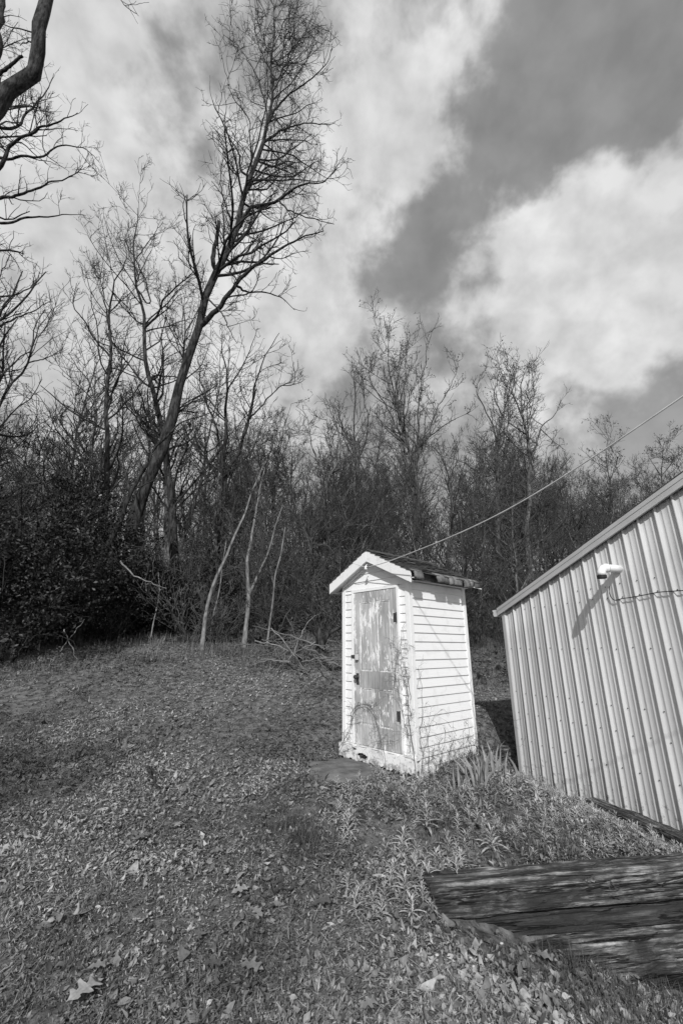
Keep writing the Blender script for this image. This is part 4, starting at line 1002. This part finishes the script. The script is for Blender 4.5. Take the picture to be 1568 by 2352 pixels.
# dark leafy bushes at the left edge
def leafy_bush(seed, H, Rr, nleaf, label, loc):
    rng = np.random.default_rng(seed); mains = []; ends = []
    for i in range(8):
        az = rng.uniform(0, 6.28); d = np.array([math.cos(az)*.45, math.sin(az)*.45, 1.0]); q = [np.array([math.cos(az)*.1, math.sin(az)*.1, -.15])]; l = H*rng.uniform(.7, 1)
        d /= np.linalg.norm(d)
        for k in range(5): d = d+rng.normal(size=3)*.12; d /= np.linalg.norm(d); q.append(q[-1]+d*l/5)
        mains.append((q, .035, .008))
    base = np.array(loc); mains = [([p+base for p in q], a, b) for q, a, b in mains]
    root = make_tree('leafy_bush', label, 'bush', base, mains, seed, [(2.6, .1, 55, .4, .4, 1.4, .02, .2, 6, .5, .007), (3, .1, 45, .5, .2, .7, 0, .22, 4, .6, .005)], 'bark_dark', 'twig_dark')
    # leaf sprays in layers, thicker outside, gaps between
    n = nleaf//14; u = rng.normal(size=(n, 3)); u /= np.linalg.norm(u, axis=1, keepdims=True); rad = rng.random(n)**.45
    c = u*rad[:, None]*np.array([Rr, Rr, H*.54])[None]; c[:, 2] += H*.52
    lump = npnoise(c[:, 0]+c[:, 2]*.7, c[:, 1]-c[:, 2]*.6, .8, seed)
    c = c[lump > -.10]; c = c*(1+.16*npnoise(c[:, 2]*1.3, np.arctan2(c[:, 1], c[:, 0])*2, .7, seed+5)[:, None]*np.array([1, 1, .2]))
    e = np.repeat(c, 14, 0)+rng.normal(size=(len(c)*14, 3))*np.array([.12, .12, .05])
    e = e[e[:, 2] > .02]
    V, Tq, tn = leafquads(rng, e, .085, (.3, 1.0), .2, .5); tn = tn*np.repeat(np.repeat(np.exp(rng.normal(size=len(e)//14+1)*.7), 14)[:len(e)], 4); build('foliage', V, None, Tq, M['leaf_dark_shaded'], root, tone=tn)['kind'] = 'stuff'
    return root
def spot(u, Y): 
    x = P(u, 1489, Y)[0]; return np.array([x, Y, gz1(x, Y)])
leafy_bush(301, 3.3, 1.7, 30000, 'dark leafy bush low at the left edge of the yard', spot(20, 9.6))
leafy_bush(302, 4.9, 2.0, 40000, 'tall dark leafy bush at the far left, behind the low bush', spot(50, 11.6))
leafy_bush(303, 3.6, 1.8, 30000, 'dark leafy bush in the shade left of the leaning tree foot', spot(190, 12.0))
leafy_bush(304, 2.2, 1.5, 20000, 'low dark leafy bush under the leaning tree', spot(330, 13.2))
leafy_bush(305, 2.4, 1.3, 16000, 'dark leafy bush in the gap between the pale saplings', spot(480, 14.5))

# ------------------------------------------------------------------ brush pile, fallen branches, vines
def stick(label, pts, r0, r1, seed, name='fallen_branch', cat='branch', group=None, matl='dead', dens=1.4):
    rng = np.random.default_rng(seed); p = resample(pts, 14); p += rng.normal(size=p.shape)*.012
    r = np.linspace(r0, r1, 14); V, Q = tubes(p[None], r[None], 6); Vs, Qs, off = [V], [Q], len(V)
    nx_ = spawn(rng, p[None], r[None], dens, .25, 45, .3, .12, .6, .02, .2, 5, .6, .003)
    if nx_:
        V, Q = tubes(nx_[0], nx_[1], 4); Vs.append(V); Qs.append(Q+off)
    base = p[0].copy(); V = np.concatenate(Vs)-base
    o = build(name, V, np.concatenate(Qs), None, M[matl], smooth=True); o.location = tuple(base); return tag(o, label, cat, group)
rb = random.Random(9)
for i in range(30):
    u = rb.uniform(600, 775); Yb = rb.uniform(9.2, 10.8); c = P(u, 1500, Yb); x, y = c[0], c[1]
    az = rb.gauss(0, .7)+(math.pi if rb.random() < .5 else 0); L = rb.uniform(.6, 1.9); dx, dy = math.cos(az)*L/2, math.sin(az)*L/2
    z0, z1 = gz1(x-dx, y-dy)+rb.uniform(.02, .4), gz1(x+dx, y+dy)+rb.uniform(.02, .7)*rb.random()
    stick('thin dead branch in the brush pile left of the outhouse', [(x-dx, y-dy, z0), (x-dx*.3, y-dy*.3, (z0*2+z1)/3+.06), (x+dx*.4, y+dy*.4, (z0+z1*2)/3+.04), (x+dx, y+dy, z1)], rb.uniform(.010, .03), .005, 400+i, dens=2.6, group='branches of the brush pile')
# upturned stump by the pile
bp = P(738, 1455, 10.4); g = gz1(bp[0], bp[1])
mains = [([np.array([bp[0], bp[1], g-.1]), np.array([bp[0]-.02, bp[1], g+.35]), np.array([bp[0]-.1, bp[1]+.05, g+.7])], .17, .06), ([np.array([bp[0], bp[1], g+.25]), np.array([bp[0]+.2, bp[1]-.05, g+.55]), np.array([bp[0]+.55, bp[1]-.1, g+.7])], .07, .02), ([np.array([bp[0], bp[1], g+.4]), np.array([bp[0]-.2, bp[1]-.05, g+.6]), np.array([bp[0]-.3, bp[1]-.1, g+.9])], .05, .015)]
make_tree('stump', 'dark broken stump standing behind the brush pile', 'stump', mains[0][0][0], mains, 61, [(2.0, .3, 55, .5, .2, .6, 0, .25, 5, .5, .006)], 'bark_dark', 'bark_dark')
q = px(z5((470, 700), (480, 800), (530, 790), (580, 840), (640, 875), (690, 895), (735, 910)), 10.9)
stick('pale arching dead branch before the dark thicket', q[2:], .025, .008, 431, matl='bark_pale', dens=.3)
for i, (pp, Yb, lb) in enumerate([(((1200, 1090), (1250, 1140), (1300, 1210), (1370, 1305)), 9.0, 'long pale stick slanting down out of the brush pile'), (((1130, 1145), (1220, 1160), (1300, 1200), (1340, 1220)), 9.1, 'long pale stick lying level across the brush pile'),
                                  (((1300, 1200), (1330, 1110), (1380, 1040), (1420, 1020)), 9.2, 'pale stick standing up out of the brush pile'), (((280, 1090), (310, 1150), (345, 1250)), 9.4, 'thin pale stem slanting before the dark leafy bush'), (((260, 1200), (300, 1140), (345, 1085), (375, 1050)), 9.5, 'thin pale twig rising to the right before the dark bush')]):
    stick(lb, px(z5(*pp), Yb), .014, .005, 440+i, matl='bark_pale', dens=.6)
def z4(*pts): return [(x*.52, 1442.6+y*.52) for x, y in pts]
def onground(pts, lift=.02):
    out = []
    for u, v in pts:
        d = ray(u, v); t = 1.0
        for _ in range(60):
            p = d*t; e = p[2]+EYE-gz1(p[0], p[1]); t += e*.9
            if abs(e) < .003: break
        p = d*t; out.append(np.array([p[0], p[1], gz1(p[0], p[1])+lift]))
    return out
stick('short dark stick lying on the grass in mid yard', onground(z4((650, 625), (670, 680), (690, 720), (720, 735)), .03), .018, .012, 450, matl='bark_dark', dens=.3)
stick('small twig lying at the edge of the bare dirt patch', onground(z4((1340, 610), (1370, 625), (1400, 622)), .03), .01, .005, 451, matl='bark_dark', dens=.5)

# dead vine on the outhouse
def vine(name, label, paths, seed, r=.004, dens=3.0, cat='vine', matl='dead', spread=.25):
    rng = np.random.default_rng(seed); Vs, Qs, off = [], [], 0; P2, R2 = [], []
    for pth, r0 in paths:
        p = resample([ohw(*q) for q in pth], 16); p += rng.normal(size=p.shape)*.012; rr = np.linspace(r0*.6, r0*.25, 16); P2.append(p); R2.append(rr)
    cur = (np.array(P2), np.array(R2))
    V, Q = tubes(*cur, 5); Vs.append(V); Qs.append(Q); off = len(V)
    nrm = np.array([-(OB[0]), -(OB[1]), 0])*.5
    for lv in range(2):
        cur = spawn(rng, cur[0], cur[1], dens*(1+lv*.6), .05, 50, spread, .06, .34, -.02, .4, 7, .6, .0014)
        V, Q = tubes(cur[0], cur[1], 3); Vs.append(V); Qs.append(Q+off); off += len(V)
    base = P2[0][0].copy(); o = build(name, np.concatenate(Vs)-base, np.concatenate(Qs), None, M[matl], smooth=True); o.location = tuple(base)
    tag(o, label, cat); return o
vine('dead_vine', 'dead brown vine climbing the right edge of the outhouse door', [([(.03, -.06, .05), (-.02, -.06, .5), (-.07, -.05, .9), (-.13, -.05, 1.2), (-.10, -.05, 1.5), (-.03, -.05, 1.62)], .007), ([(-.05, -.06, .35), (-.14, -.06, .75), (-.22, -.06, 1.05), (-.19, -.06, 1.35), (-.30, -.05, 1.42)], .005),
      ([(.0, -.06, .6), (-.10, -.06, 1.0), (-.16, -.06, 1.3), (-.05, -.06, 1.45)], .005), ([(-.03, -.06, .2), (-.10, -.06, .6), (-.28, -.05, .78), (-.5, -.05, .72), (-.62, -.05, .6)], .004), ([(.0, -.05, .75), (-.08, -.05, 1.1), (-.20, -.05, 1.22), (-.27, -.05, 1.1)], .004), ([(-.02, -.06, .9), (-.09, -.06, 1.2), (-.24, -.06, 1.38), (-.12, -.06, 1.5)], .004), ([(-.1, -.06, .85), (-.2, -.06, 1.0), (-.15, -.06, 1.25), (-.02, -.06, 1.35)], .004)], 71, dens=11)
vine('dead_vine', 'dead vine arching across the foot of the outhouse door', [([(-1.2, -.09, .05), (-1.03, -.08, .3), (-.88, -.08, .58), (-.72, -.08, .66), (-.55, -.08, .52), (-.42, -.09, .2), (-.36, -.1, -.05)], .008), ([(-.98, -.08, .38), (-.84, -.07, .62), (-.68, -.07, .60), (-.55, -.07, .40)], .006), ([(-1.15, -.08, .06), (-.9, -.075, .15), (-.6, -.075, .25), (-.3, -.075, .28), (-.1, -.07, .35)], .004), ([(-1.0, -.08, .40), (-.8, -.08, .64), (-.62, -.08, .62), (-.48, -.08, .35), (-.44, -.08, .1)], .005)], 72, dens=10)
vine('dead_vine', 'dead vine sprawling low over the side wall of the outhouse', [([(.04, .03, .0), (.045, .05, .4), (.045, .10, .75), (.045, .05, 1.1)], .006), ([(.05, .05, .2), (.05, .25, .5), (.05, .45, .62), (.05, .6, .55)], .004), ([(.05, .02, .9), (.04, .12, 1.15), (.04, .2, 1.25)], .003), ([(.05, 1.12, .0), (.05, 1.16, .4), (.045, 1.14, .8), (.045, 1.17, 1.2)], .004)], 73, dens=3.5)
# brambles at the side wall's foot
pl = []
rb2 = random.Random(15)
for i in range(20):
    b = rb2.uniform(.0, 1.3); x = rb2.uniform(.06, .40); h = rb2.uniform(.2, .62)
    pl.append(([(x, b, -.12), (x-.02, b+rb2.uniform(-.05, .05), h*.4), (x+rb2.uniform(-.1, .06), b+rb2.uniform(-.12, .12), h*.75), (x+rb2.uniform(-.15, .1), b+rb2.uniform(-.2, .2), h)], .0045))
vine('bramble', 'tangle of thin brambles at the foot of the outhouse side wall', pl, 74, dens=8, cat='bramble', matl='twig_dark', spread=.5)

# ------------------------------------------------------------------ ground cover
rng = np.random.default_rng(1234)
def sample(n, y0, y1, pw, wide=.95):
    y = (y0**(1-pw)+(y1**(1-pw)-y0**(1-pw))*rng.random(n))**(1/(1-pw)); x = (rng.random(n)*2-1)*(wide*y+.4)
    return x, y
DT = ground_hit(1115, 2150)[:2]
def bare(x, y):
    return np.maximum(npnoise(x, y, 1.3, 81)*.7+npnoise(x, y, .4, 82)*.4+npnoise(x, y, .13, 83)*.25-.47, .30-np.hypot(x-DT[0], y-DT[1])+npnoise(x, y, .12, 84)*.1)
def clear(x, y, patch=True):
    m = in_outhouse(x, y, .02) | in_shed(x, y, .03) | in_timber(x, y, .0)
    if patch:
        m |= patch_r(x, y) < .80
        m |= (bare(x, y) > 0) & (rng.random(len(x)) < .80)
    return ~m
def leaves(n, y0, y1, size, tilt, tone, lift, pw=1.7, asp=.5, dens=None, name='leaf_litter', st=4, curl=.35, mat_='litter'):
    x, y = sample(n, y0, y1, pw); k = clear(x, y)
    if dens is not None: k &= rng.random(n) < dens(x, y)
    x, y = x[k], y[k]; n = len(x); z = ground_z(x, y)+rng.random(n)*lift+.004
    th = rng.random(n)*6.283; tl = rng.normal(size=n)*tilt; rl = rng.normal(size=n)*tilt
    d = np.stack([np.cos(th)*np.cos(tl), np.sin(th)*np.cos(tl), np.sin(tl)], 1)
    s = np.stack([-np.sin(th), np.cos(th), np.zeros(n)], 1); up = np.cross(d, s); s = s*np.cos(rl)[:, None]+up*np.sin(rl)[:, None]; up = np.cross(d, s)
    L = size*np.exp(rng.normal(size=n)*.35); Wd = L*asp*rng.uniform(.6, 1.3, n)
    prof = {4: [.10, .85, 1, .55, .06], 2: [.25, 1, .15]}[st]; ns = len(prof)
    cu = rng.normal(size=n)*curl; V = np.zeros((n, ns, 3, 3)); fold = rng.uniform(-.05, .5, n)
    c0 = np.stack([x, y, z], 1)
    for i, w in enumerate(prof):
        t = i/(ns-1)-.5; jag = rng.uniform(.65, 1.2, (n, 2))
        c = c0+d*(L*t)[:, None]+up*(cu*L*(t*t)*2)[:, None]
        V[:, i, 1] = c; V[:, i, 0] = c+s*(Wd*.5*w*jag[:, 0])[:, None]+up*(Wd*.5*w*fold)[:, None]; V[:, i, 2] = c-s*(Wd*.5*w*jag[:, 1])[:, None]+up*(Wd*.5*w*fold)[:, None]
    b = np.arange(n)[:, None, None]*(ns*3); i = np.arange(ns-1)[None, :, None]*3; j = np.arange(2)[None, None, :]
    a = b+i+j; Q = np.stack([a, a+1, a+4, a+3], -1).reshape(-1, 4)
    tn = rng.uniform(tone[0], tone[1], n)*np.where(rng.random(n) < .08, 1.4, 1.0)
    tn = tn*np.clip(.85+.6*npnoise(x, y, 1.7, 91)+.4*npnoise(x, y, .45, 92), .3, 1.7); tn = np.minimum(tn, 1.3)
    o = build(name, V.reshape(-1, 3), Q, None, M[mat_], smooth=True, tone=np.repeat(tn, ns*3)); tag(o, kind='stuff')
    return o
def d_wood(x, y): return np.clip(.65+.5*npnoise(x, y, 1.3, 41), .1, 1)
def d_edge(x, y): return np.clip(.25+.9*sstep(7.5, 10.5, y)+.35*npnoise(x, y, .9, 43), .08, 1)
leaves(26000, 1.7, 7.5, .032, .5, (.3, 1.15), .03, 1.9, .5, d_wood, st=4, curl=.9)
leaves(150000, 1.7, 12, .016, .6, (.2, 1.2), .02, 1.6, .42, None, st=2)
leaves(190000, 3.4, 13.5, .030, .5, (.2, 1.25), .03, .45, .42, lambda x, y: np.clip(.6+.5*npnoise(x, y, .7, 44), .15, 1), st=2)
leaves(60000, 4.5, 15, .045, .4, (.25, 1.1), .03, .9, .5, d_edge, st=4, curl=.9)
leaves(30000, 12, 34, .10, .4, (.1, .45), .05, 1.5, .6, None, st=2)
leaves(1300, 1.8, 10, .058, .28, (.3, .95), .03, 1.3, .55, None, st=4, curl=.9)
# bits of straw and stalk lying flat
leaves(90000, 1.7, 11, .050, .18, (.4, 1.35), .025, 1.7, .06, lambda x, y: np.clip(.45+.7*npnoise(x, y, .6, 46), .05, 1), 'straw', 2, .5)
# small broad green leaflets (clover, creeping weeds)
def d_clover(x, y): return np.clip(.35+.9*npnoise(x, y, .8, 51), 0, 1)
leaves(90000, 1.7, 8.5, .014, .35, (.3, .9), .035, 1.8, .85, d_clover, 'clover', 2, .2, 'grass')
# pale leafy ground cover on the bank above the timbers
def bank(x, y):
    ty = (x-TL0[0])*TNRM[0]+(y-TL0[1])*TNRM[1]
    return sstep(-.1, .5, x+(y-3.4)*.05+npnoise(x, y, .5, 61)*.3)*sstep(-.25, .15, ty)*sstep(6.6, 5.0, y)
leaves(60000, 2.6, 6.8, .036, .7, (.3, 1.0), .07, 1.3, .26, lambda x, y: bank(x, y)*.9, 'bank_leaves', 4, .4, 'weed')
# leaves gathered at the foot of the timbers
leaves(22000, 1.9, 3.6, .036, .6, (.35, 1.15), .05, 1.01, .55, lambda x, y: sstep(.35, .8, x-.28*(3.2-y)), 'leaf_litter', 4, .5)

def blades(name, x, y, per, h, spread, wd, tone, lean=.5, mat_='grass', curve=.6, label=None):
    n = len(x); idx = np.repeat(np.arange(n), per); N = len(idx)
    bx, by = x[idx]+rng.normal(size=N)*spread, y[idx]+rng.normal(size=N)*spread; k = clear(bx, by, False); idx, bx, by = idx[k], bx[k], by[k]; N = len(bx)
    bz = ground_z(bx, by)-.01; hh = (h[idx] if np.ndim(h) else np.full(N, h))*rng.uniform(.45, 1.15, N)
    th = rng.random(N)*6.283; ln = np.abs(rng.normal(size=N))*lean
    o = np.stack([np.cos(th), np.sin(th), np.zeros(N)], 1); s = np.stack([-np.sin(th), np.cos(th), np.zeros(N)], 1)
    V = np.zeros((N, 4, 2, 3)); b0 = np.stack([bx, by, bz], 1)
    for i, t in enumerate((0, .35, .7, 1.0)):
        out = ln*t+curve*ln*t*t; zz = t*np.sqrt(np.maximum(.15, 1-np.minimum(out, .9)**2))
        c = b0+o*(hh*out)[:, None]+np.array([0, 0, 1.0])*(hh*zz)[:, None]; w = wd*(1-t*.9)*hh**.3
        V[:, i, 0] = c+s*w[:, None]; V[:, i, 1] = c-s*w[:, None]
    b = np.arange(N)[:, None]*8; i = np.arange(3)[None]*2; a = b+i
    Q = np.stack([a, a+1, a+3, a+2], -1).reshape(-1, 4)
    tn = np.repeat(rng.uniform(tone[0], tone[1], N), 8)
    return build(name, V.reshape(-1, 3), Q, None, M[mat_], smooth=True, tone=tn)
# short grass all over, taller dark tufts in drifts
x, y = sample(14000, 1.7, 12, 1.6); k = clear(x, y) & (rng.random(len(x)) < np.clip(.55+.6*npnoise(x, y, .9, 71), .05, 1)); tag(blades('grass', x[k], y[k], 10, .05, .035, .0055, (.35, 1.15), .8), kind='stuff')
x, y = sample(5200, 1.8, 9, 1.6)
df = np.clip(-.15+1.2*npnoise(x, y, 1.5, 73)+.9*np.exp(-((x+.15)/.7)**2-((y-3.9)/.8)**2)+.3*np.exp(-((x+1.6)/.4)**2-((y-2.9)/.35)**2), 0, 1)
k = clear(x, y) & (rng.random(len(x)) < df); tag(blades('grass', x[k], y[k], 20, .12, .04, .0048, (.3, .85), .6), kind='stuff')
# big soft tufts
x, y = sample(900, 1.8, 8, 1.3)
df = np.clip(-.25+1.1*npnoise(x, y, 1.5, 73)+1.0*np.exp(-((x+.15)/.8)**2-((y-4.0)/.7)**2)+.35*np.exp(-((x+1.6)/.4)**2-((y-2.9)/.35)**2), 0, 1)
k = clear(x, y) & (rng.random(len(x)) < df); tag(blades('grass', x[k], y[k], 50, .17, .05, .0045, (.25, .75), .7), kind='stuff')
# dry tall grass along the edge of the wood
x = rng.uniform(-9.5, 1.2, 6000); y = 8.6+5.4*rng.random(6000)
k = rng.random(6000) < np.clip(sstep(8.8, 12, y+1.6*npnoise(x, y, 1.6, 76))*.5+.6*npnoise(x, y, .9, 75)*sstep(8.4, 10, y), 0, 1); tag(blades('dry_grass', x[k], y[k], 6, .12+.26*rng.random(k.sum()), .07, .007, (.3, 1.5), .7), kind='stuff')
x = rng.uniform(1.4, 7, 1500); y = rng.uniform(11.5, 17.5, 1500); tag(blades('dry_grass', x, y, 7, .22, .06, .008, (.4, 1.2), .5), kind='stuff')
# grass at the foot of the shed, on the bank's edge
s = rng.uniform(.1, 3.4, 420); o = rng.uniform(.1, .75, 420); xy = SHC[None]+SX[None]*s[:, None]-SY[None]*o[:, None]
tag(blades('bank_grass', xy[:, 0], xy[:, 1], 10, .13, .04, .005, (.3, 1.0), .7), kind='stuff')

# narrow-leaved weeds: each plant a stem with long lobed leaves
def weed_mesh(seed, nl, L, h):
    r = np.random.default_rng(seed); V = []; Fs = []
    for i in range(nl):
        t = i/nl; th = i*2.4+r.normal()*.3; el = R(20+55*t)+r.normal()*.15; l = L*(1-.45*t)*r.uniform(.75, 1.2); z0 = h*t
        d = np.array([math.cos(th)*math.cos(el), math.sin(th)*math.cos(el), math.sin(el)]); s = np.array([-math.sin(th), math.cos(th), 0]); n0 = len(V)
        prof = [.15, .5, .9, .55, .95, .5, .7, .3, .04]
        for k, w in enumerate(prof):
            q = k/(len(prof)-1); c = np.array([0, 0, z0])+d*l*q+np.array([0, 0, -l*.45*q*q]); ww = l*.075*w
            V += [c+s*ww, c+np.array([0, 0, -ww*.4]), c-s*ww]
        for k in range(len(prof)-1):
            a = n0+k*3; Fs += [(a, a+1, a+4, a+3), (a+1, a+2, a+5, a+4)]
    return np.array(V), Fs
wm = [weed_mesh(500+i, n, L, h) for i, (n, L, h) in enumerate([(16, .13, .07), (22, .15, .12), (14, .10, .05), (26, .12, .16)])]
def weeds(name, x, y, smin, smax, tone, label=None):
    Vs, Qs, Ts, off = [], [], [], 0
    for i in range(len(x)):
        V, Fs = wm[rng.integers(4)]; a = rng.random()*6.28; s = rng.uniform(smin, smax); c, sn = math.cos(a)*s, math.sin(a)*s
        V2 = np.stack([V[:, 0]*c-V[:, 1]*sn, V[:, 0]*sn+V[:, 1]*c, V[:, 2]*s], 1)+np.array([x[i], y[i], gz1(x[i], y[i])])
        Vs.append(V2); Qs.append(np.array(Fs)+off); off += len(V2); Ts.append(np.full(len(V2), rng.uniform(*tone)))
    return build(name, np.concatenate(Vs), np.concatenate(Qs), None, M['weed'], smooth=True, tone=np.concatenate(Ts))
x, y = sample(7500, 2.6, 6.4, 1.2); k = clear(x, y) & (rng.random(len(x)) < bank(x, y)*.55); tag(weeds('low_weeds', x[k], y[k], .3, .85, (.75, 1.5)), kind='stuff')
WL = ['pale ferny weed growing over the end of the top timber', 'pale ferny weed left of the end of the top timber', 'tall ferny weed on the bank behind the top timber', 'broad ferny weed on the bank midway to the outhouse', 'ferny weed at the left edge of the weedy bank', 'ferny weed on the bank close before the daylilies', 'ferny weed at the lower right corner before the lowest timber']
for (u, v), lb in zip([(1050, 2035), (985, 2030), (1130, 1955), (980, 1905), (800, 1925), (1080, 1850), (1545, 2270)], WL):
    p = onground([(u, v)])[0]; o = weeds('weed', np.array([0.]), np.array([0.]), 1.0, 1.25, (1.0, 1.35)); o.location = (p[0], p[1], p[2]-gz1(0, 0)-.01); tag(o, lb, 'weed')

# daylily clumps beside the outhouse
def lily(label, x, y, n, h, seed):
    r = np.random.default_rng(seed); V = []; Fs = []; z0 = gz1(x, y)
    for i in range(n):
        th = r.uniform(0, 6.28); bx, by = r.normal()*.07, r.normal()*.05; hh = h*r.uniform(.6, 1.1); ln = abs(r.normal())*.3; o = np.array([math.cos(th), math.sin(th), 0]); fa = r.uniform(0, 6.28); s = np.array([math.cos(fa), math.sin(fa), 0]); nn = np.array([-math.sin(fa), math.cos(fa), 0]); n0 = len(V)
        for k in range(7):
            t = k/6; c = np.array([bx, by, -.03])+o*hh*ln*t*t*1.6+UP*hh*(t-.25*ln*t*t); w = .013*(1-t**2.2)*(.7+.6*math.sin(t*2.5))+.0006
            V += [c+s*w, c+nn*w*.35, c-s*w]
        for k in range(6):
            a = n0+k*3; Fs += [(a, a+1, a+4, a+3), (a+1, a+2, a+5, a+4)]
    o = build('daylily', np.array(V), Fs, None, M['weed'], smooth=True, tone=np.full(len(V), .8)); o.location = (x, y, z0); tag(o, label, 'plant', 'daylily clumps beside the outhouse')
for (u, v, Yd, n, h, lb) in [(1105, 1800, 5.05, 26, .34, 'largest clump of upright daylily leaves, right of the outhouse'), (1150, 1795, 5.25, 18, .30, 'daylily clump between the largest clump and the shed'), (1055, 1795, 5.0, 9, .26, 'sparse daylily clump at the outhouse corner'), (1120, 1760, 5.6, 12, .30, 'daylily clump behind the largest one')]:
    c = P(u, v, Yd); lily(lb, c[0], c[1], n, h, int(u))

# large fallen oak leaves one can tell apart
OAK = [(0, .004), (.06, .03), (.14, .10), (.19, .19), (.26, .17), (.30, .10), (.37, .12), (.43, .27), (.52, .32), (.53, .20), (.57, .12), (.65, .13), (.74, .25), (.82, .22), (.81, .11), (.88, .07), (1.0, .0)]
def oak_leaf(label, u, v, L, rot, seed, tone, flip=.15):
    p = onground([(u, v)], .0)[0]; r = random.Random(seed)
    up_ = [(a, b*r.uniform(.8, 1.25)) for a, b in OAK]; lo = [(a+r.uniform(-.02, .02), -b*r.uniform(.8, 1.25)) for a, b in OAK]
    n = len(OAK); V = []; Fs = []
    def h(a, b): return .12*math.sin(a*3.1)+flip*abs(b)*.8+.25*(a-.5)**2+r.uniform(0, .01)
    for (a, b), (c, d) in zip(up_, lo): V += [(a*L, b*L, h(a, b)*L), (a*L, 0, h(a, 0)*L), (c*L, d*L, h(c, d)*L)]
    top = len(V); V += [(x, y, z-.0012) for x, y, z in V]
    for i in range(n-1):
        a = i*3; Fs += [(a, a+3, a+4, a+1), (a+1, a+4, a+5, a+2)]
    F2 = [tuple(top+k for k in f[::-1]) for f in Fs]
    V = np.array(V); V[:, 0] -= L/2
    o = build('oak_leaf', V, Fs+F2, None, M['litter'], tone=np.full(len(V), tone*.62)); o.location = (p[0], p[1], p[2]+.036); o.rotation_euler = (.08, r.uniform(-.1, .1), rot)
    st = MB(); st.tube([(-L/2-.25*L, 0, .0), (-L/2-.1*L, .01*L, .02*L), (-L/2+.03*L, 0, .02*L), (L*.4, 0, .06*L)], .0018, 5); st.build('stalk', M['dead'], o)
    tag(o, label, 'leaf', 'large fallen oak leaves')
for i, (q, L, rot, tn, lb) in enumerate([((370, 1655), .17, 1.0, 1.7, 'large pale oak leaf lying near the lower left corner'), ((430, 1540), .10, .4, 1.2, 'grey oak leaf above the large one at lower left'), ((1060, 1195), .12, .5, 1.6, 'pale curled oak leaf in the middle of the near grass'), ((780, 895), .13, -.9, 1.5, 'pale narrow oak leaf lying slantwise in mid yard'), ((960, 1015), .12, .3, 1.0, 'dark oak leaf by the tall dark grass tufts'),
                                         ((625, 950), .12, .8, .8, 'grey oak leaf left of the pale narrow leaf'), ((1110, 1545), .13, -.3, 1.0, 'grey oak leaf at the bottom of the yard near the centre'), ((1425, 1250), .14, .2, .55, 'dark broad oak leaf below the weedy bank'), ((1390, 1380), .10, 1.9, .6, 'dark curled oak leaf left of the timbers'), ((290, 730), .13, 1.4, .9, 'grey oak leaf in the left of the yard'),
                                         ((1130, 1295), .12, 2.4, 1.4, 'pale folded oak leaf right of the pale curled one'), ((940, 1530), .11, .1, .5, 'dark oak leaf at the bottom of the yard')]):
    oak_leaf(lb, q[0]*.52, 1442.6+q[1]*.52, L, rot, 600+i, tn)
def z3(x, y): return (1100+x/1.12)*.6272, (2900+y/1.12)*.6272
for i, (q, L, rot, tn, lb) in enumerate([((1010, 715), .13, -.6, 1.2, 'oak leaf leaning against the foot of the retaining wall'), ((285, 920), .10, .4, 1.2, 'pale oak leaf near the bottom edge left of the timbers'), ((920, 870), .09, 1.2, 1.2, 'oak leaf among the leaves before the retaining wall')]):
    u, v = z3(*q); oak_leaf(lb, u, v, L, rot, 640+i, tn)
# small white pebbles
def pebble(label, u, v, s, seed):
    p = onground([(u, v)])[0]; r = np.random.default_rng(seed); n, k = 7, 10; V = []; Fs = []
    for i in range(n):
        ph = math.pi*i/(n-1)
        for j in range(k):
            th = 2*math.pi*j/k; q = 1+r.normal()*.08; V.append((s*q*math.sin(ph)*math.cos(th), s*.75*q*math.sin(ph)*math.sin(th), s*.55*q*math.cos(ph)))
    for i in range(n-1):
        for j in range(k): Fs.append((i*k+j, (i+1)*k+j, (i+1)*k+(j+1) % k, i*k+(j+1) % k))
    o = build('pebble', np.array(V), Fs, None, M['stone'], smooth=True); o.location = (p[0], p[1], p[2]+s*.2); tag(o, label, 'stone', 'small white pebbles')
for i, (q, lb) in enumerate([((710, 738), 'larger white pebble below the end of the timbers'), ((697, 702), 'white pebble just above the larger one'), ((560, 690), 'white pebble left of the timber end'), ((305, 762), 'white pebble farthest left of the pebbles'), ((825, 640), 'white pebble close to the second timber')]):
    u, v = z3(*q); pebble(lb, u, v, .011, 700+i)
